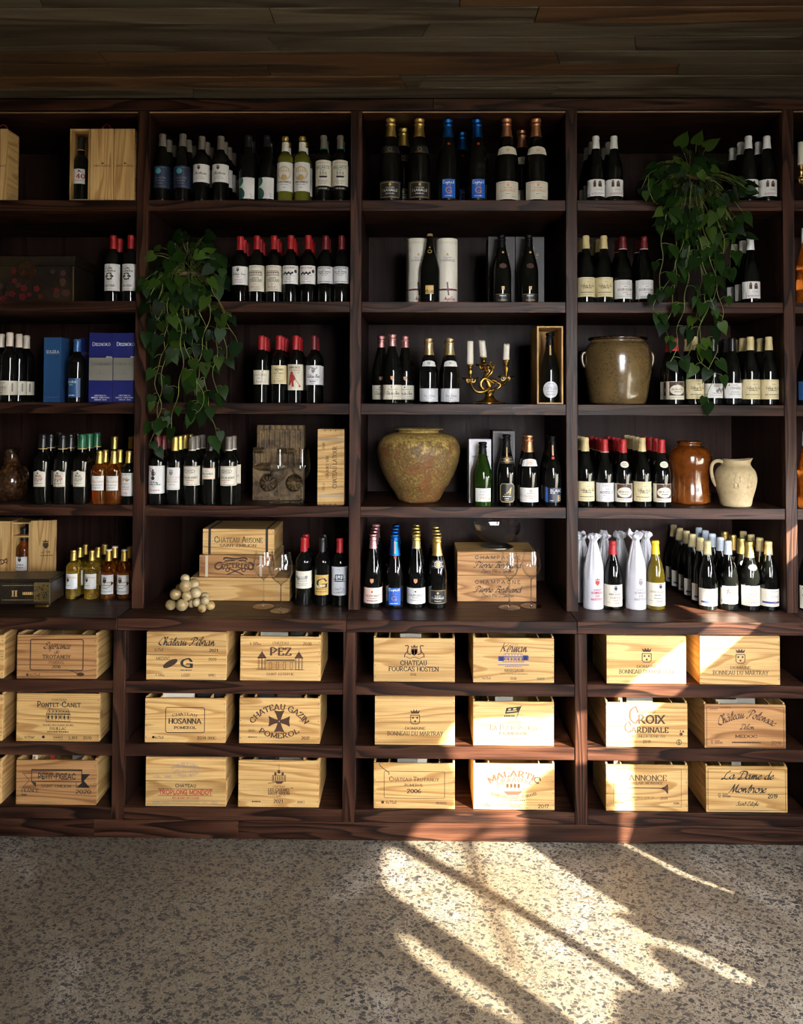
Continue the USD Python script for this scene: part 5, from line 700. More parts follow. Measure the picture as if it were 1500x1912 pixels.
p40 = [('ink_red', T('b', '40', 155.5, 328.5, 8.5, 15)), ('ink_black', poly((151, 316), (157, 319.5), (152, 320))+T('s', 'NOVAL', 155.5, 320.5, 3, 11)), ('ink_grey', dash(155, 336.5, 18))]
column(0, 1, 1, 151, 'boxedport', 'dark bottle, red-numbered white label, boxed', 1, .075, top=250, spec=sp('P', .035, 'glass_black', ('cap_black', .80, 'c'), 314.5, 343, 'paper_white', p40, w=26, ringz=[(.79, .004, 'paper_gold')], H=.315), name='port_bottle', back='inside open box,')
open_box(1003, 1052, 609, 3, 'open-fronted wooden box with a round-labelled black bottle', .02, .20)
ct = disc(1027, 727.5, 15.5, 12)
column(2, 3, 4, 1027, 'roundlabel', 'black bottle with round silver label', 1, .08, top=615, spec=CH('foil_black', .80, 712, 743, 'paper_silver', [('ink_grey', T('n', 'CHETILLON', 1027, 725, 4.6, 26)+dash(1027, 731, 14)+dash(1027, 716.5, 10)+dash(1027, 736.5, 18))], shape=ct, more=[dict(y0=644, y1=663, m='ink_gold', w=3, foil=1)], H=.33), name='champagne_bottle', back='inside open box,')
# box with a hinged-open door, behind the dark casket
yo_ = .31; a_, b_ = at(21, 975, yo_), at(57, 975, yo_); H = a_[2]-z5
t = thing('presentation_box', 'wooden box standing with its branded door swung open, behind dark casket', 'box', ((a_[0]+b_[0])/2, yo_, z5+.0006)); w = b_[0]-a_[0]
for sx in (-1, 1): part(t, 'side_panel', bx(min(sx*w/2, sx*(w/2-.009)), max(sx*w/2, sx*(w/2-.009)), 0, .13, 0, H, .001), 'pine_z')
part(t, 'back_panel', bx(-w/2+.0095, w/2-.0095, .122, .13, .01, H-.01), 'dark_panel')
for z in (0, H-.009, H-.075): part(t, 'end_panel', bx(-w/2+.0093, w/2-.0093, 0, .12, z, z+.008, .001), 'pine_x')
dw = at(106, 975, yo_+.02)[0]-b_[0]; dv = bx(0, dw, -.006, .006, 0, H+.008, .001); dv.apply_transform(trimesh.transformations.rotation_matrix(math.radians(10), (0, 0, 1))); dv.apply_translation((w/2+.002, 0, 0))
dpth = part(t, 'door', dv, 'pine_z')
mr = flat([affinity.translate(g, 0, 0) for g in crest(86, 1003, 1.2)+T('x', 'Le Vin', 86, 1014.5, 5, 16)+dash(88, 1022, 22, 1.4)], (81.5, 1020), .0026, -.0068); mr.apply_translation((dw/2, 0, H*.53)); mr.apply_transform(trimesh.transformations.rotation_matrix(math.radians(10), (0, 0, 1))); mr.apply_translation((w/2+.002, 0, 0)); part(dpth, 'print', mr, 'ink_burnt')
a2 = at(-30, 974, yo_)[0]; w2 = at(19, 974, yo_)[0]-a2
t = thing('presentation_box', 'pale wooden box with a branded monogram at left photo edge, behind casket', 'box', (a2+w2/2, yo_, z5+.0006))
part(t, 'body', bx(-w2/2, w2/2, .012, .13, 0, H+.004, .0015), 'pine_z'); part(t, 'door', bx(-w2/2, w2/2, 0, .0112, 0, H+.004, .0015), 'pine_z')
mr = flat(ring(5, 1040, 5, 1.6)+ring(12, 1038, 4, 1.4)+pen([(3, 1035), (8, 1042), (13, 1034), (15, 1043)], 1.4), (-5.5, 1040), .0026, -.0006); mr.apply_translation((0, 0, H*.42)); part(t, 'print', mr, 'ink_brown')
column(0, 5, 6, 44, 'boxedsweet', 'amber bottle with white label, in box', 1, yo_+.06, spec=sp('B', .0385, 'glass_amber', ('cap_black', .8, 'c'), 1040, 1066, 'paper_white', [('ink_brown', crest(43, 1046, .8)+T('x', 'Carmes', 43, 1054, 4, 14)+dash(43, 1060, 14))], w=26, H=.30), back='inside open')
# --- card gift boxes
def card_box(x0, x1, y0, row, label, yf, depth, m, prints, rz=0, more=None):
    a_, b_ = at(x0, y0, yf), at(x1, y0, yf); w = b_[0]-a_[0]; H = a_[2]-ZS[row]; s = w/(x1-x0)
    t = thing('gift_box', label, 'box', ((a_[0]+b_[0])/2, yf+depth/2, ZS[row]+.0006), rz)
    part(t, 'carton', bx(-w/2, w/2, -depth/2, depth/2, 0, H, .0008), m); part(t, 'top_flap', bx(-w/2+.001, w/2-.001, -depth/2+.001, depth/2-.001, H, H+.0012, .0004), m)
    c = ((x0+x1)/2, y0+H/s/2)
    for ink, gs in prints:
        q = flat(gs, c, s, -depth/2-.0006); V = np.array(q.vertices); V[:, 2] += H/2; q.vertices = V; part(t, 'print', q, ink)
    return t
card_box(83, 115, 630.5, 3, 'plain blue card gift box with small white capitals, left', .10, .085, 'blue_card', [('ink_white', T('b', 'SOLERA', 100, 657, 5.4, 24)), ('ink_grey', line(88, 661.5, 113, 661.5, .6)), ('ink_gold', dash(99, 741, 26, .8))], rz=-.06)
card_box(148, 166, 632, 3, 'blue-black card gift box, half hidden behind the blue-capped bottle', .20, .085, 'navy_card', [('ink_grey', T('b', 'SOLERA', 156, 660, 5, 22))])
dk = lambda x: [('grey_card', arcpoly(x+22, 689, 44, 42)), ('ink_white', T('s', 'Disznókő', x+22.5, 642.5, 6.6, 33)+T('b', '2014', x+37, 667, 3.4, 11)+T('s', 'HISTORICAL', x+22, 738, 2.4, 22)+T('s', 'SINGLE VINEYARD', x+22, 742, 2.4, 34)+T('s', 'SINCE 1413', x+22, 746, 2.4, 22)), ('ink_black', T('s', 'TOKAJI ASZÚ', x+21.5, 679.5, 5.4, 37)+T('s', '5', x+21, 693, 4.4, 3)+dash(x+21, 697.5, 17, .8))]
card_box(167, 211.5, 622, 3, 'navy gift box with grey band, full front visible', .04, .10, 'navy_card', dk(167.3))
card_box(212.2, 256, 622, 3, 'navy gift box with grey band, against the post', .04, .10, 'navy_card', dk(212.6))
card_box(912, 962, 442.5, 2, 'black card gift box behind the left all-black bottle', .17, .12, 'black_card', [('ink_copper', T('n', 'BOLLU', 937, 476, 4.6, 26, sp=.7)+line(922, 482, 952, 482, .6))])
card_box(963, 1016.5, 442.5, 2, 'black card gift box behind the right all-black bottle', .165, .12, 'black_card', [('ink_copper', T('n', 'DEVAU', 990, 476, 4.6, 30, sp=.7)+line(976, 482, 1005, 482, .6)+frame(991, 460, 997, 468.5, 1, 1))])
card_box(876, 917.5, 820.5, 4, 'tall white card box behind the green glass bottle', .14, .13, 'white_card', [('ink_black', T('s', 'SPECIAL CLUB', 897, 853, 3.4, 31))])
card_box(920.5, 962, 805, 4, 'dark grey card box behind the bottle with eight-sided label', .16, .14, 'black_card', [('ink_grey', frame(922, 807, 960.5, 946, .7, .4))])
# --- white champagne tubes
def tube_box(px, lab, y, r=.0495):
    x = at(px, 500, y)[0]; s = (y-r-EYE[1])/FPX; H = at(px, 444, y-r)[2]-ZS[2]; t = thing('gift_tube', lab, 'gift tube', (x, y, ZS[2]+.0005), 0, 'white gift tubes')
    part(t, 'tube_body', lathe([(0, 0), (r-.001, 0), (r, .0015), (r, H*.80), (r-.0006, H*.802)], 40), 'cream_card', 40); part(t, 'tube_lid', lathe([(r-.0006, H*.80), (r+.0004, H*.803), (r+.0004, H-.003), (r-.002, H), (0, H)], 40), 'cream_card', 40)
    zc = lambda py: at(px, py, y-r)[2]-ZS[2]
    for ink, gs in (('ink_gold', sum([disc(px-20+i*1.3, 451+3.5*((i*7) % 5)/5, .6, 2) for i in range(32)], [])+poly((px-3, 477), (px, 471), (px+3, 477))), ('ink_grey', T('b', 'J LASSALLE', px, 485.5, 4.4, 30)+dash(px, 480.5, 18, 1)), ('cap_dark_red', arcpoly(px, 541, 46, 3.2)+[affinity.rotate(sbox(px-.5, -552, px+2.4, -527), 6)]), ('ink_red', T('x', 'Angeline', px+4, 557.5, 7, 24))): part(t, 'print', wrap(gs, (px, 500), s, r+.0008, zc(500)), ink)
tube_box(835, 'white gift tube with red ribbon, right of the slender bottle', .112); tube_box(781.5, 'white gift tube with red ribbon, behind the slender bottle', .136); tube_box(778, 'white gift tube at the back, almost hidden by the other tube', .24)
# ------------------------------------------------------------------ vessels and ornaments
def px_prof(rows, cx, y, z0):                          # (half width, picture height) pairs of an outline -> radius and height of the turned form
    s = (y-EYE[1])/FPX; x = at(cx, 900, y)[0]
    return [(hw*s, at(cx, py, y)[2]-z0) for hw, py in rows]
def smooth_prof(P, n=60):
    from scipy.interpolate import PchipInterpolator
    P = np.array(P); d = np.r_[0, np.cumsum(np.hypot(*np.diff(P, axis=0).T))]; t = np.linspace(0, d[-1], n); return np.stack([PchipInterpolator(d, P[:, 0])(t), PchipInterpolator(d, P[:, 1])(t)], 1)
def rough(m, amp, f, seed=0):
    V = np.array(m.vertices); q = np.hypot(V[:, 0], V[:, 1])[:, None]; m.vertices = V+np.c_[V[:, :2]/np.maximum(q, 1e-6), 0*q]*((meshkit.fbm(V*f, 4, seed)-.5)*amp)[:, None]; return m
# big crusted urn
y = .20; x = at(782, 900, y)[0]; z0 = ZS[4]
pr = px_prof([(0, 941), (33, 941), (37, 939), (45, 925), (58, 905), (68, 885), (74, 865), (77, 848), (74, 832), (64, 820), (48, 813.5), (38, 812.5)], 782, y, z0); pr = [(r, z-pr[0][1]) for r, z in pr]
t = thing('urn', 'large wide-shouldered clay urn with crusty yellow glaze on the fourth shelf', 'vase', (x, y, z0+.0006))
sp_ = smooth_prof(pr, 70); body = rough(lathe(sp_, 140), .007, 26, 2); V = np.array(body.vertices); k_ = np.clip((meshkit.fbm(V*45, 3, 9)-.52)*9, 0, 1)*np.clip((V[:, 2]/pr[-1][1]-.62)*5, 0, 1); V[:, :2] *= (1+.012*k_)[:, None]; body.vertices = V
part(t, 'body', body, 'urn_clay', True)
q = (y-EYE[1])/FPX; zt = pr[-1][1]
part(t, 'neck', lathe([(38*q, zt-.001), (36*q, zt+.006), (39*q, zt+.011), (46*q, zt+.014), (46.5*q, zt+.018), (44*q, zt+.019), (34*q, zt+.012), (33*q, zt-.01)], 60), 'urn_clay', True)
# stoneware crock
y = .20; x = at(1154.5, 900, y)[0]; z0 = ZS[3]
pr = px_prof([(0, 754), (48, 754), (51, 751), (53, 744), (57, 715), (60.5, 690), (61, 670), (59, 652), (54, 643), (49.5, 639), (48.5, 637), (51, 634)], 1154.5, y, z0); pr = [(r, z-pr[0][1]) for r, z in pr]
t = thing('crock', 'large speckled brown stoneware crock with small ear handles on the third shelf', 'crock', (x, y, z0+.0006)); q = (y-EYE[1])/FPX; zt = pr[-1][1]
part(t, 'body', rough(lathe(smooth_prof(pr, 60), 72), .0016, 20), 'crock_glaze', True)
part(t, 'rim', lathe([(49*q, zt-.004), (53*q, zt-.001), (54.5*q, zt+.004), (53.5*q, zt+.010), (49*q, zt+.011), (45*q, zt+.004), (45*q, zt-.03)], 60), 'dark_glaze', True)
for sx in (-1, 1): part(t, 'ear_handle', tube(spline([(sx*59*q, 0, zt*.80), (sx*64*q, 0, zt*.79), (sx*66*q, 0, zt*.72), (sx*64*q, 0, zt*.62), (sx*59*q, 0, zt*.60)], 20), .0085, 10), 'crock_glaze', True)
# amber jar
y = .21; x = at(1288, 900, y)[0]; z0 = ZS[4]
pr = px_prof([(0, 942), (34, 942), (37, 940), (37, 925), (36, 905), (37, 880), (39, 866), (39, 856), (36, 847), (30, 840), (25, 837), (20.5, 835.5), (20, 833), (22, 830.5), (22.5, 829), (21, 827.5), (17, 829), (16, 836)], 1288, y, z0); pr = [(r, z-pr[0][1]) for r, z in pr]
t = thing('jar', 'glossy amber-brown glazed jar between bottles and cream pitcher', 'jar', (x, y, z0+.0006)); k = 12
part(t, 'body', lathe(np.vstack([smooth_prof(pr[:k], 40)]), 60), 'amber_glaze', True); part(t, 'neck', lathe(smooth_prof(pr[k-1:], 24), 60), 'amber_glaze', True)
# cream pitcher
y = .10; x = at(1374, 900, y)[0]; q = (y-EYE[1])/FPX
pr = px_prof([(0, 948), (25, 948), (27, 946), (29, 935), (35, 912), (37, 898), (35, 885), (28, 875), (23, 868), (22.5, 862), (23, 861), (21, 861), (20, 868)], 1374, y, z0); pr = [(r, z-pr[0][1]) for r, z in pr]
t = thing('pitcher', 'cream pottery pitcher with raised figures, handle to the left', 'pitcher', (x, y, z0+.0006), rz=-.12)
b1 = lathe(smooth_prof(pr[:8], 40), 64); part(t, 'body', b1, 'pale_clay', True)
nk_ = lathe(smooth_prof(pr[7:], 30), 64); V = np.array(nk_.vertices); H = V[:, 2].max(); f_ = np.clip((V[:, 2]-H*.80)/(H*.2), 0, 1)**1.6; a = np.arctan2(V[:, 1], V[:, 0]); V[:, 0] += f_*np.exp(-(a/.55)**2)*.022; V[:, 2] += f_*np.exp(-(a/.6)**2)*.006-f_*np.exp(-((np.abs(a)-1.6)/.8)**2)*.004; nk_.vertices = V; part(t, 'spout', nk_, 'pale_clay', True)
zz = lambda py: at(1374, py, y)[2]-z0
part(t, 'handle', tube(spline([(-21*q, 0, zz(866)), (-30*q, 0, zz(861)), (-40*q, 0, zz(866)), (-43*q, 0, zz(880)), (-40*q, 0, zz(896)), (-34*q, 0, zz(908))], 26), np.linspace(.0085, .0075, 26), 10), 'pale_clay', True)
for ax_, sc_ in ((-.18, 1.0), (.52, .9)):
    F = []
    for dx, dz, r1, r2 in ((0, .030, .008, .008), (0, .008, .013, .019), (-.008, -.014, .007, .014), (.008, -.014, .007, .014), (.013, .010, .005, .012), (-.006, -.029, .014, .005)):
        m = sph((0, 0, 0), 1.0, 2); m.apply_scale([r1*sc_, .004, r2*sc_]); a = ax_+dx*12; zc_ = zz(898)+dz*sc_+.005; R = float(np.interp(zc_, [p_[1] for p_ in smooth_prof(pr[:8], 40)], [p_[0] for p_ in smooth_prof(pr[:8], 40)]))-.001
        m.apply_transform(trimesh.transformations.rotation_matrix(a, (0, 0, 1))); m.apply_translation((R*math.sin(a), -R*math.cos(a), zc_)); F.append(m)
    part(t, 'relief_figure', trimesh.boolean.union(F, engine='manifold'), 'pale_clay', True)
# dark brown jug
y = .16; x = at(21, 900, y)[0]
pr = px_prof([(0, 941), (20, 941), (24, 936), (29, 920), (30, 905), (27, 890), (20, 878), (14, 868), (12, 855), (14, 847), (16, 845), (13, 846), (11, 856)], 21, y, z0); pr = [(r, z-pr[0][1]) for r, z in pr]; q = (y-EYE[1])/FPX
t = thing('jug', 'dark brown glazed round jug in shadow at left photo edge', 'jug', (x, y, z0+.0006)); part(t, 'body', lathe(smooth_prof(pr[:7], 36), 48), 'dark_glaze', True); part(t, 'neck', lathe(smooth_prof(pr[6:], 30), 48), 'dark_glaze', True)
zz = lambda py: at(21, py, y)[2]-z0
for sx in (-1, 1): part(t, 'loop_handle', tube(spline([(sx*16*q, 0, zz(874)), (sx*24*q, 0, zz(873)), (sx*31*q, 0, zz(882)), (sx*29*q, 0, zz(895))], 20), .006, 8), 'dark_glaze', True)

# wine glasses
def wine_glass(bx_, by_, top, label, shape):
    p = ground(bx_, by_, shape['z']); s = (p[1]-EYE[1])/FPX; H = at(bx_, top, p[1])[2]-shape['z']; R = shape['bw']*s; f = shape['fw']*s
    t = thing('wine_glass', label, 'wine glass', (p[0], p[1], shape['z']+.0006), 0, 'long-stemmed wine glasses')
    zb = H*shape['b0']; e = .0010
    out = [(.0035, zb-.004), (.008, zb), (R*.45, zb+.08*(H-zb)), (R*.80, zb+.22*(H-zb)), (R*.98, zb+.40*(H-zb)), (R, zb+.47*(H-zb)), (R*.95, zb+.65*(H-zb)), (R*.86, zb+.84*(H-zb)), (R*.80, H)]
    o = smooth_prof(out, 34); part(t, 'bowl', lathe([(0, zb-.004)]+list(o), 48), 'thin_crystal', True)
    part(t, 'stem', lathe(smooth_prof([(0, .0035), (.008, .004), (.0042, .012), (.0030, .03), (.0028, zb*.6), (.0034, zb-.006), (0, zb-.0045)], 26), 16), 'crystal', True)
    part(t, 'foot', lathe([(0, 0), (f-.001, 0), (f, .0008), (f-.001, .0016), (f*.5, .0022), (.008, .0034), (0, .0036)], 40), 'thin_crystal', True)
W5 = dict(z=ZS[5], bw=20, fw=20, b0=.44); W4 = dict(z=ZS[4], bw=18.5, fw=20, b0=.39)
wine_glass(492, 1133, 1029, 'left of the two wine glasses in front of the stacked crates', dict(W5, bw=19.5, b0=.50))
wine_glass(524.6, 1141, 1033, 'nearer right wine glass in front of the stacked crates', dict(W5, bw=22, b0=.47))
wine_glass(951.6, 1135, 1030, 'left wine glass in front of the two script-branded crates', dict(W5, bw=16.5, b0=.50))
wine_glass(992.6, 1132, 1028, 'right wine glass, at the corner of the script-branded crates', dict(W5, bw=17.5, b0=.50))
for bx_, lab in ((521, 'left wine glass in front of the carved wooden panel'), (562.5, 'right wine glass between carved panel and upright wooden box')):
    y = .085; p = at(bx_, 900, y); S = dict(W4); px0 = p[0]; q_ = 755+(1.882-ZS[4])/(y-EYE[1])*FPX
    wine_glass(bx_, 938.5, 838.5, lab, S)
# footed cut-glass bowl
s = (YBOWL-EYE[1])/FPX; x = at(928, 1000, YBOWL)[0]; t = thing('glass_bowl', 'footed cut-glass bowl with silver base standing on the branded crates', 'bowl', (x, YBOWL, ZBOWL+.0004))
part(t, 'silver_foot', lathe(smooth_prof([(0, 0), (30*s, 0), (30.5*s, .003), (29*s, .006), (24*s, .008), (23*s, .012), (20*s, .016), (12*s, .021), (0, .022)], 40), 48), 'silver', True)
H = at(928, 977.5, YBOWL)[2]-ZBOWL; o = smooth_prof([(.006, .0225), (14*s, .024), (27*s, .034), (38*s, .058), (43*s, .085), (44*s, H)], 24); i = [(r-.0045, z+.002) for r, z in o[::-1] if r > .012]
bw = lathe([(0, .0225)]+list(o), 96); V = np.array(bw.vertices); a = np.arctan2(V[:, 1], V[:, 0]); V[:, :2] *= (1-.035*np.abs(np.cos(a*6))*np.clip((V[:, 2]-.025)/.04, 0, 1))[:, None]; V[:, 2] += .003*np.abs(np.cos(a*6))*np.clip((V[:, 2]-H*.8)/(H*.2), 0, 1); bw.vertices = V
part(t, 'bowl', bw, 'thin_crystal', 30)

# bunch of stone grapes
gp_ = [(306, 465, 30, 0), (308, 515, 40, -.02), (368, 498, 33, .01), (243, 570, 38, -.01), (318, 580, 33, -.02), (378, 560, 35, -.012), (440, 587, 31, .0), (210, 640, 35, -.005), (286, 640, 40, -.03), (350, 633, 28, -.005), (383, 625, 30, -.02), (440, 612, 28, -.03), (420, 668, 28, -.03), (475, 645, 30, -.015), (268, 525, 24, .02), (330, 545, 24, .02), (410, 640, 26, .015)]
base = ground(340, 1146, ZS[5]); yg = base[1]+.05; t = thing('stone_grapes', 'bunch of cream and brown polished stone grapes on the worktop', 'ornament', (base[0], yg, ZS[5]))
for k, (u, v, r_, dy) in enumerate(gp_):
    p = at(260+u*.28, 950+v*.28, yg+dy); r = r_*.28*(yg-EYE[1])/FPX; z = max(p[2]-ZS[5], r+.0006)
    part(t, 'grape', sph((p[0]-base[0], dy, z), r, 3), 'onyx_brown' if k in (13, 14, 12, 16) else 'alabaster', True)
part(t, 'stem', tube(spline([(-.03, .02, .05), (-.015, .015, .10), (-.02, .01, .125)], 14), .004, 8), 'vine_dry', True)

# carved wooden panel
def carved():
    x0, x1, zt = at(474, 900, .24)[0], at(568, 900, .24)[0], at(520, 794, .24)[2]-ZS[4]; w = x1-x0; nx, nz = 150, 150
    U, Z = np.meshgrid(np.linspace(0, 1, nx), np.linspace(0, 1, nz)); d = np.full(U.shape, .026)
    up = Z > .72; d = np.where(Z > .50, .004+.028*np.abs(np.sin(U*w/.0085))**.45, d); d = np.where(Z > .945, .030+.004*np.abs(np.sin(U*26)), d)
    fr = (Z > .50) & (Z <= .945); d = np.where(fr & (np.abs(U-.36) < .02), .010, d)
    for u0, u1, zc, hh in ((.02, .24, .665, .032), (.48, .86, .655, .034)): k = np.clip(1-((U-(u0+u1)/2)/((u1-u0)/2))**4, 0, 1)*np.clip(1-((Z-zc)/hh)**2, 0, 1); d = np.maximum(d, .018+.050*np.sqrt(k)*(k > 0))
    d = np.where((Z < .50) & (Z > .40), .030+.006*np.sin(U*40)*(Z > .43), d); k = np.clip(1-((U-.35)/.33)**2-((Z-.44)/.05)**2, 0, 1); d = np.maximum(d, .03+.034*np.sqrt(k))
    for uc, zc, R in ((.31, .23, .17), (.82, .23, .17)):
        rr = np.hypot((U-uc)*w, (Z-zc)*zt)/(R*w); an = np.arctan2((Z-zc)*zt, (U-uc)*w); d = np.where(rr < 1, .026+.016*(1-rr**2)+.010*np.abs(np.cos(an*5))*(rr > .25)-.016*((rr > .84) & (rr < .97)), d)
    d = np.where(Z < .055, .032, d); d = d+(meshkit.fbm(np.stack([U*9, Z*12, 0*U], -1), 4, 3)-.5)*.008
    P = lambda a: a.ravel(); front = np.stack([P((U-.5)*w*np.where(Z > .70, .93, 1.0)+np.where(Z > .70, .012, 0)), -P(d), P(Z)*zt], 1); back = front*[1, 0, 1]+[0, .022, 0]
    idx = np.arange(nx*nz).reshape(nz, nx); a, b, c, e = idx[:-1, :-1].ravel(), idx[:-1, 1:].ravel(), idx[1:, 1:].ravel(), idx[1:, :-1].ravel(); n = nx*nz
    F = [np.c_[a, b, c], np.c_[a, c, e], np.c_[b, a, c][:, [0, 1, 2]]+n, np.c_[c, a, e]+n]
    ring_ = np.r_[idx[0], idx[1:, -1], idx[-1, -2::-1], idx[-2:0:-1, 0]]; r2 = np.roll(ring_, -1); F += [np.c_[ring_, r2+n, r2], np.c_[ring_, ring_+n, r2+n]]
    return trimesh.Trimesh(np.vstack([front, back]), np.vstack(F), process=False), (x0+x1)/2
cm_, cxx = carved(); t = thing('carved_panel', 'old carved wooden corbel panel with flutes and a rosette, behind wine glasses', 'carving', (cxx, .24, ZS[4]+.0006)); part(t, 'panel', cm_, 'old_wood', 50)

# gilt candelabra
def candelabrum(cx, y, row, label, scale=1.0):
    z0 = ZS[row]; s = (y-EYE[1])/FPX; x = at(cx, 900, y)[0]; zb = at(cx, 755, y)[2]; t = thing('candelabrum', label, 'candelabrum', (x, y, z0+.0006))
    X = lambda u: (u-254)*s*.2867*scale; Z = lambda v: max((608-v)*s*.2867*scale, 0)          # u, v measured on the photograph, from the foot's middle (887 px -> 254*3.487)
    C = lambda u: (u-887)*s*.2867*scale
    foot = lathe(smooth_prof([(0, 0), (26*s, 0), (26.5*s, .006), (20*s, .011), (12*s, .018), (8.5*s, .030), (7*s, .042), (9*s, .056), (10*s, .062), (5*s, .07), (0, .071)], 50), 48); V = np.array(foot.vertices); a = np.arctan2(V[:, 1], V[:, 0]); V[:, :2] *= (1+.16*np.cos(a*4+.6)*np.clip(1-V[:, 2]/.05, .25, 1))[:, None]; V = V+(meshkit.noise(V*160, 2)-.5)[:, None]*.004; V[:, 2] = np.maximum(V[:, 2], 0); foot.vertices = V; part(t, 'foot', foot, 'gilt_bronze', True)
    st = [(0, 0, Z(500)), (C(870), -.004, Z(455)), (C(862), 0, Z(430)), (C(885), .004, Z(405)), (C(872), 0, Z(380))]; part(t, 'stem', tube(spline(st, 30), np.interp(np.linspace(0, 1, 30), [0, .4, 1], [.014, .012, .008]), 10), 'gilt_bronze', True)
    arms = {'left': ([(C(880), -.01, Z(505)), (C(835), -.03, Z(530)), (C(790), -.03, Z(522)), (C(765), -.02, Z(475)), (C(760), -.015, Z(452))], 760, 352, 200), 'mid': ([(C(868), 0, Z(400)), (C(862), .01, Z(375)), (C(850), .015, Z(362))], 850, 305, 200), 'right': ([(C(880), 0, Z(480)), (C(920), .02, Z(455)), (C(965), .02, Z(480)), (C(995), .01, Z(465)), (C(996), 0, Z(440))], 996, 322, 222)}
    for k, (P_, u, v0, v1) in arms.items():
        part(t, 'arm', tube(spline(P_, 28), np.interp(np.linspace(0, 1, 28), [0, .5, 1], [.0085, .007, .0055]), 9), 'gilt_bronze', True)
        e = np.array(P_[-1]); zt = Z(v0); q = 15*s
        dp = lathe(smooth_prof([(0, 0), (.006, .001), (15*s*.9, .005), (15*s, .008), (.006, .006), (0, .0061)], 20), 30); V = np.array(dp.vertices); a = np.arctan2(V[:, 1], V[:, 0]); V[:, 2] += .004*np.cos(a*6)*np.hypot(V[:, 0], V[:, 1])/q; dp.vertices = V+e; part(t, 'drip_pan', dp, 'gilt_bronze', True)
        h_ = zt-e[2]-.007; cp_ = lathe(smooth_prof([(0, 0), (.005, .0), (.004, .15*h_), (.009, .35*h_), (.011, .55*h_), (.008, .75*h_), (.013, .93*h_), (.014, h_), (.010, h_+.001), (0, h_+.0011)], 36), 26); V = np.array(cp_.vertices); a = np.arctan2(V[:, 1], V[:, 0]); V[:, :2] *= (1+.08*np.cos(a*8))[:, None]; cp_.vertices = V+e+[0, 0, .0068]; part(t, 'candle_cup', cp_, 'gilt_bronze', True)
        for kk in range(3): a = kk*2.1+u; part(t, 'scroll_leaf', tube(spline([(e[0]+.004*math.cos(a), e[1]+.004*math.sin(a), e[2]-.002), (e[0]+.020*math.cos(a), e[1]+.016*math.sin(a), e[2]-.010), (e[0]+.024*math.cos(a), e[1]+.018*math.sin(a), e[2]+.004), (e[0]+.016*math.cos(a), e[1]+.012*math.sin(a), e[2]+.006)], 14), np.linspace(.006, .002, 14), 7), 'gilt_bronze', True)
        hc = Z(v1)-zt; tl = {'left': 0, 'mid': -.10, 'right': .03}[k]; cd = lathe([(0, 0), (.0152, 0), (.0152, hc*.25), (.0150, hc*.5), (.0150, hc*.75), (.0152, hc*.96), (.010, hc*.99), (.006, hc*.975), (0, hc*.97)], 32); cd = cd.subdivide(); V = np.array(cd.vertices); a = np.arctan2(V[:, 1], V[:, 0]); w_ = .0 if k == 'left' else 1; n_ = meshkit.fbm(np.stack([np.cos(a)*2.5+u, np.sin(a)*2.5, V[:, 2]*14], 1), 3, 4)
        V[:, :2] *= (1+(.05+.40*w_)*(n_-.45))[:, None]; V[:, 2] += (n_-.5)*.03*np.clip(V[:, 2]/hc-.7, 0, 1)*(1+2*w_); V[:, 0] += V[:, 2]*tl; cd.vertices = V+[e[0], e[1], zt+.0008]; cdp = part(t, 'candle', cd, 'wax_white', True); part(cdp, 'wick', tube([(e[0]+tl*hc, e[1], zt+hc*.95), (e[0]+tl*hc, e[1]+.001, zt+hc*1.0), (e[0]+tl*hc+.001, e[1], zt+hc*1.05)], .0008, 6), 'ink_black')
        if k != 'mid': part(t, 'wax_drip', rough(cat(*[sph((e[0]+.014*math.cos(a_), e[1]+.012*math.sin(a_)-.004, e[2]+.004-.003*(a_ > 3)), .0045, 2) for a_ in (.4, 1.5, 2.6, 3.6, 4.4, 5.5)]), .002, 90), 'wax_white', True, kind='stuff')
    for P_, r_ in (([(C(900), -.01, Z(510)), (C(940), -.02, Z(505)), (C(955), -.02, Z(485)), (C(935), -.02, Z(470)), (C(915), -.015, Z(485))], .0055), ([(C(868), -.012, Z(520)), (C(838), -.02, Z(505)), (C(828), -.02, Z(475)), (C(850), -.02, Z(445)), (C(885), -.015, Z(455)), (C(920), -.01, Z(475))], .007), ([(C(872), -.006, Z(440)), (C(890), -.012, Z(415)), (C(905), -.01, Z(385)), (C(893), -.006, Z(350)), (C(900), -.004, Z(335))], .0055), ([(C(890), -.004, Z(390)), (C(912), -.002, Z(375)), (C(918), 0, Z(352)), (C(905), .002, Z(345))], .004)):
        part(t, 'scroll', tube(spline(P_, 30), np.interp(np.linspace(0, 1, 30), [0, .35, 1], [r_*.9, r_*1.4, r_*.5]), 8), 'gilt_bronze', True)
candelabrum(914, .10, 3, 'gilt scrolled candelabrum with three melted candles beside the wooden box')
candelabrum(1537, .10, 1, 'gilt candelabrum cut by the right photo edge on the top shelf')

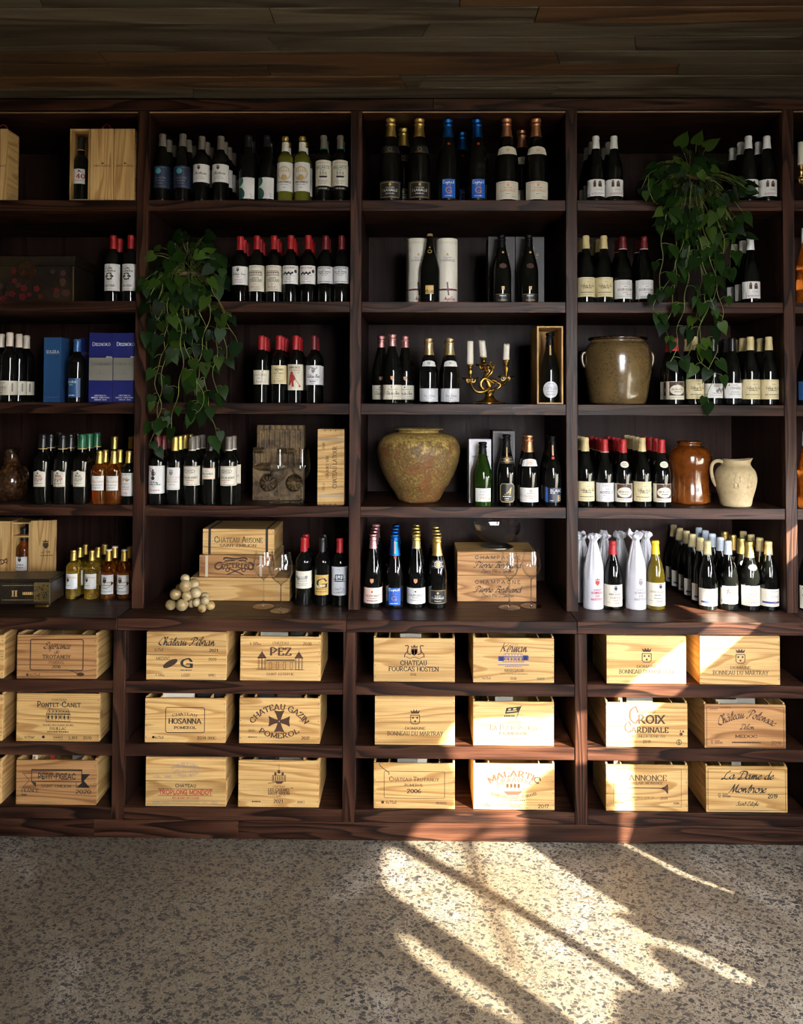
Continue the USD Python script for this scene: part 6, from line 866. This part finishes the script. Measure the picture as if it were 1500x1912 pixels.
# tissue-wrapped bottles
def wrapped(px, y, top, label, prints, seed):
    x = at(px, 1080, y)[0]; H = at(px, top, y)[2]-ZS[5]; r = .046; s = (y-r-EYE[1])/FPX; rs = np.random.RandomState(seed); n = 72
    P = smooth_prof([(0, 0), (r*.97, 0), (r, .006), (r, H*.45), (r*.95, H*.54), (r*.70, H*.70), (r*.50, H*.80), (r*.40, H*.86), (r*.36, H*.885), (r*.55, H*.92), (r*.62, H*.955), (r*.42, H*.985), (0, H)], 80)
    m = lathe(P, n); V = np.array(m.vertices); a = np.arctan2(V[:, 1], V[:, 0]); f = V[:, 2]/H; ph = rs.rand(6)*6; fold = sum(np.cos(a*k_+ph[i]+f*rs.uniform(-3, 3))/(i+1.6) for i, k_ in enumerate((5, 7, 9, 13, 17, 23)))
    amp = np.interp(f, [0, .03, .40, .55, .80, .88, .95, 1], [.0, .004, .012, .05, .13, .09, .22, .15]); V[:, :2] *= (1+amp*fold)[:, None]; V[:, 2] = np.maximum(V[:, 2], 0); nz = meshkit.fbm(V*38+seed, 4, seed)-.5; cl = np.clip((f-.88)*10, 0, 1); V[:, 0] += cl*(nz*.05+.006*math.cos(seed*2.1)); V[:, 1] += cl*(meshkit.fbm(V*41+9, 3, seed)-.5)*.05; V[:, 2] += cl*(meshkit.fbm(V*35+4, 3, seed)-.5)*.05; m.vertices = V
    t = thing('wrapped_bottle', label, 'wrapped bottle', (x, y, ZS[5]+.0006), 0, 'tissue-wrapped bottles'); part(t, 'tissue_wrap', m, 'tissue', True)
    for ink, gs in prints: part(t, 'print', wrap(gs, (px, 1090), s, r+.0014, at(px, 1090, y-r)[2]-ZS[5]), ink)
wp = lambda cx, ink: [(ink, crest(cx, 1089, 1.0)+T('s', 'DOMAINE', cx, 1101.5, 3, 15)+T('b', 'BONNEAU', cx, 1107, 3.8, 23)+T('b', 'DU', cx, 1113, 3.4, 7)+T('b', 'MARTRAY', cx, 1119, 3.8, 24))]
wrapped(1108, .075, 994, 'front tissue-wrapped bottle with red crest print, left of red-capped bottle', wp(1112, 'ink_red'), 3)
wrapped(1187.5, .075, 992, 'front tissue-wrapped bottle with grey crest print, left of yellow-capped bottle', wp(1192, 'ink_grey'), 5)
wrapped(1086, .20, 994, 'tissue-wrapped bottle half hidden by the post, rear left', [], 7)
wrapped(1129, .20, 992, 'tissue-wrapped bottle behind the red-capped bottle', [], 11)
wrapped(1159, .275, 992, 'tissue-wrapped bottle just left of and behind the grey-printed one', [], 13)
wrapped(1206, .185, 991, 'tissue-wrapped bottle behind the yellow-capped bottle', [], 17)

# floral chest
a_, b_ = at(-55, 478, .10), at(139, 478, .10); w = b_[0]-a_[0]; H = a_[2]-ZS[2]; d = .26
t = thing('chest', 'black lacquered chest painted with small red and ochre flowers, round latch', 'chest', ((a_[0]+b_[0])/2, .10, ZS[2]+.0006))
body = part(t, 'body', bx(-w/2, w/2, 0, d, 0, H*.79, .003), 'dark_lacquer'); lid = part(t, 'lid', bx(-w/2, w/2, 0, d, H*.79+.0012, H, .003), 'dark_lacquer')
for sx in (-1, 1): part(t, 'corner_strip', bx(sx*(w/2-.004)-.003, sx*(w/2-.004)+.003, -.0015, .002, .002, H*.78, .0005), 'brass_plate')
lx = at(52, 500, .10)[0]-(a_[0]+b_[0])/2; part(t, 'latch', hull([(lx+.042*math.cos(k*PI/12), yy, H*.70+.042*math.sin(k*PI/12)) for k in range(24) for yy in (-.005, -.001)]), 'dark_glaze')
fr_ = random.Random(8); FL = {'cap_dark_red': [], 'ink_brown': []}
for k in range(34):
    u, v = fr_.uniform(-w/2+.03, w/2-.03), fr_.uniform(.02, H*.74); c_ = ('ink_brown', 'cap_dark_red', 'ink_brown', 'ink_brown', 'cap_dark_red')[k % 5]; R = fr_.uniform(.010, .017)
    if abs(u-lx) < .06 and abs(v-H*.7) < .06: continue
    FL[c_] += [Point(u+R*.6*math.cos(q*1.257), v+R*.6*math.sin(q*1.257)).buffer(R*.5, 3) for q in range(5)]
for c_, gs in FL.items(): v, f = tri2d([unary_union(gs)]); part(body, 'painted_flowers', trimesh.Trimesh(np.c_[v[:, 0], 0*v[:, 0]-.0005, v[:, 1]], f), c_, kind='stuff')
# dark casket with gilt corner
yc_ = ground(75, 1135, ZS[5])[1]; a_, b_ = at(-60, 1082, yc_), at(92, 1082, yc_); w = b_[0]-a_[0]; H = at(60, 1082, yc_)[2]-ZS[5]; d = .17
t = thing('casket', 'dark old bound casket with gilt pierced corner plate on the worktop', 'casket', ((a_[0]+b_[0])/2, yc_, ZS[5]+.0006), rz=.05)
part(t, 'body', bx(-w/2, w/2, 0, d, .012, H*.88, .004), 'dark_lacquer'); part(t, 'lid', bx(-w/2-.003, w/2+.003, -.003, d+.003, H*.88+.001, H, .006), 'dark_lacquer')
cp2 = [sbox(0, 0, .068, .085)]; rr2 = random.Random(3)
for k in range(60): cp2 = [cp2[0].difference(Point(rr2.uniform(.005, .063), rr2.uniform(.005, .08)).buffer(rr2.uniform(.0016, .0034), 3))]
e = trimesh.creation.extrude_polygon(max(getattr(cp2[0], 'geoms', [cp2[0]]), key=lambda g: g.area), .003, engine='earcut'); V = np.array(e.vertices); part(t, 'corner_plate', trimesh.Trimesh(np.c_[V[:, 0]+w/2-.07, -V[:, 2]-.0003, V[:, 1]+.027], e.faces), 'brass_plate')
for sx in (-1, 1): part(t, 'foot', bx(sx*(w/2-.036)-.03, sx*(w/2-.036)+.03, -.004, .03, 0, .0115, .002), 'gilt_bronze' if sx > 0 else 'dark_lacquer')
v, f = tri2d(T('s', 'II', 26, 1108, 10, 7)+dash(52, 1108, 22, 5)+dash(40, 1094, 70, 1)+dash(40, 1119, 70, 1)); part(t, 'gilt_lettering', trimesh.Trimesh(np.c_[(v[:, 0]-16)*.00255, 0*v[:, 0]-.0006, (v[:, 1]+1132)*.0026], f), 'ink_gold', kind='stuff')
# ------------------------------------------------------------------ trailing heart-leaf plants
def leaf_mesh(L, rs):
    T_ = [(-.13, .20), (-.04, .35), (.12, .41), (.34, .38), (.55, .29), (.75, .165), (.90, .065)]; fold, droop, tw = rs.uniform(.08, .30), rs.uniform(.05, .35), rs.uniform(-.15, .15); V, F = [], []
    mid = [max(t, 0.0) for t, _ in T_]; z = lambda t, w: -droop*max(t, 0)**2+fold*abs(w)*(1-.5*max(t, 0))-.35*w*w+tw*w*t
    for (t, w), m in zip(T_, mid):
        for k in (-1, -.55, 0, .55, 1): tt = m+(t-m)*abs(k); V.append((tt, w*k, z(tt, w*k)))
    V.append((1.08, 0, z(1.08, 0)))
    for i in range(len(T_)-1):
        for j in range(4): a = i*5+j; F += [(a, a+1, a+6), (a, a+6, a+5)]
    b = (len(T_)-1)*5; F += [(b+j, b+j+1, len(V)-1) for j in range(4)]
    return np.array(V)*L, np.array(F)
def put_leaf(t, p, u, n, L, rs, mname):
    u = np.array(u, float); n = np.array(n, float); u -= n*(u@n)/(n@n); u /= np.linalg.norm(u); n /= np.linalg.norm(n); v = np.cross(n, u); V, F = leaf_mesh(L, rs)
    part(t, 'leaf', trimesh.Trimesh(np.array(p)+V[:, :1]*u+V[:, 1:2]*v+V[:, 2:]*n, F, process=False), mname, True)
def plant(label, px, y0, row, mass, vines, n_mass, seed, upright=()):
    rs = np.random.RandomState(seed); z0 = ZS[row]; x = at(px, 755+(1.882-z0-.1)/(y0-EYE[1])*FPX, y0)[0]; o = np.array([x, y0, z0+.0006]); t = thing('trailing_plant', label, 'plant', o)
    pot = part(t, 'pot', lathe(smooth_prof([(0, 0), (.062, 0), (.070, .01), (.082, .10), (.086, .125), (.090, .128), (.090, .145), (.083, .147), (.080, .12), (0, .118)], 40), 40), 'terracotta', True); part(pot, 'soil', lathe([(0, .1185), (.079, .1192), (.079, .1235), (.04, .127), (0, .127)], 24), 'soil', True)
    rim = np.array([0, 0, .13]); mats = ['leaf_green_0', 'leaf_green_0', 'leaf_green_1', 'leaf_green_3', 'leaf_green_1', 'leaf_green_2']; mk = lambda: mats[rs.randint(len(mats))]
    S = (y0-EYE[1])/FPX
    for cx, cy, rx, ry, n in mass:                    # the crown: leaves on stalks that fan out from the pot
        st = []
        for k in range(n):
            a, e = rs.uniform(0, 2*PI), rs.uniform(.15, 1.0)**.6; yy = rs.uniform(-.30, .02)*(1-.5*e); q = at(cx+rx*e*math.cos(a), cy+ry*e*math.sin(a), y0+yy)-o
            if q[2] < .10 and q[1] > -y0-.015: q[1] = -y0-rs.uniform(.02, .07)
            m = rim*.9+(q-rim)*.5+[0, -.02, .05]; st.append(tube(spline([rim+[rs.uniform(-.05, .05), rs.uniform(-.05, .05), -.006], m, q], 7), .0014, 5))
            u = np.array([math.cos(a)*.7+rs.normal(0, .45), rs.normal(-.1, .4), -math.sin(a)*.35-.55+rs.normal(0, .3)]); nn = np.array([rs.normal(0, .5)+.3*math.cos(a), -1.0, rs.uniform(-.1, 1.1)]); put_leaf(t, q, u, nn, rs.uniform(.044, .076), rs, mk())
        part(t, 'leaf_stalks', cat(*st), 'vine_stem', True, kind='stuff')
    for pts in vines:
        P_ = [rim+[rs.uniform(-.05, .05), rs.uniform(-.06, .0), -.006]]; yv = -rs.uniform(.03, .075)
        for k, (u_, v_) in enumerate(pts): P_.append(at(u_, v_, yv+rs.uniform(-.012, .012))-o)
        P_.insert(1, P_[0]*.45+P_[1]*.55+[0, 0, .05]); c = spline(P_, 60); d = np.r_[0, np.cumsum(np.linalg.norm(np.diff(c, axis=0), axis=1))]; c = c+np.stack([.006*np.sin(d*41+seed), .004*np.cos(d*33), 0*d], 1)*np.clip(d*8, 0, 1)[:, None]
        M = [tube(c, np.interp(d, [0, d[-1]], [.0028, .0014]), 6)]; s_ = .10+rs.uniform(0, .04); sd = 1
        while s_ < d[-1]-.005:
            p = np.array([np.interp(s_, d, c[:, i]) for i in range(3)]); sd = -sd; ln = rs.uniform(.018, .045); q = p+np.array([sd*ln, -rs.uniform(0, .025), rs.uniform(-.015, .018)]); M.append(tube(spline([p, (p+q)/2+[0, 0, .008], q], 6), .0012, 5))
            put_leaf(t, q, (sd*rs.uniform(.0, .6), rs.normal(-.05, .25), -1), (rs.normal(.1, .35), -1, rs.uniform(.0, .7)), rs.uniform(.042, .074), rs, mk()); s_ += rs.uniform(.060, .105)
        put_leaf(t, c[-1], (rs.normal(0, .3), -.1, -1), (rs.normal(0, .3), -1, .3), rs.uniform(.05, .08), rs, mk()); part(t, 'vine', cat(*M), 'vine_stem', True)
    for (u_, v_, tx, tz, L) in upright:
        q = at(u_, v_, y0-.03)-o; put_leaf(t, q, (tx, -.1, tz), (-.5, -1, .2), L, rs, 'leaf_green_2'); part(t, 'stalk', tube(spline([rim, rim*.5+q*.5+[.01, 0, .01], q], 10), .0016, 6), 'vine_stem', True)
plant('trailing heart-leaved plant hanging past red-capped bottles in the second bay', 355, .16, 2, [(353, 500, 76, 72, 104), (350, 580, 64, 38, 12)],
      [[(300, 540), (290, 600), (287, 640)], [(318, 545), (308, 650), (300, 730), (292, 790)], [(330, 560), (340, 650), (335, 720), (318, 800)], [(352, 560), (360, 640), (372, 700), (365, 755)], [(368, 560), (388, 640), (384, 710), (398, 790), (402, 815)], [(385, 550), (405, 620), (400, 690), (412, 740)], [(400, 545), (425, 600), (442, 640)], [(410, 560), (420, 640), (428, 670)], [(305, 560), (312, 640), (290, 700), (300, 760), (283, 815), (296, 838)], [(290, 530), (280, 590)], [(345, 570), (350, 660), (378, 735), (355, 775)], [(395, 560), (370, 680), (392, 760)]], 0, 11)
plant('trailing heart-leaved plant with one upright leaf, hanging in the fourth bay', 1288, .15, 1, [(1290, 368, 88, 90, 112), (1300, 455, 68, 40, 16)],
      [[(1240, 420), (1236, 500), (1225, 560), (1232, 585)], [(1262, 430), (1262, 520), (1252, 580), (1248, 630)], [(1285, 440), (1284, 530), (1270, 600), (1262, 650), (1255, 675)], [(1305, 430), (1310, 510), (1300, 580), (1290, 640), (1280, 665)], [(1325, 420), (1335, 500), (1325, 560), (1310, 610), (1308, 645)], [(1345, 420), (1352, 480), (1340, 540), (1325, 560)], [(1358, 400), (1366, 470), (1356, 500)], [(1300, 450), (1318, 560), (1300, 650), (1325, 690), (1328, 720), (1324, 752)], [(1225, 380), (1212, 340), (1200, 352)], [(1275, 450), (1246, 530), (1232, 545)], [(1350, 380), (1376, 420)], [(1318, 440), (1345, 560), (1335, 610)], [(1330, 690), (1340, 680)] if 0 else [(1310, 470), (1330, 560), (1338, 640), (1325, 690)]], 0, 23, upright=[(1270, 272, .35, 1.0, .085), (1300, 268, .3, .8, .07), (1318, 276, .8, .5, .075)])
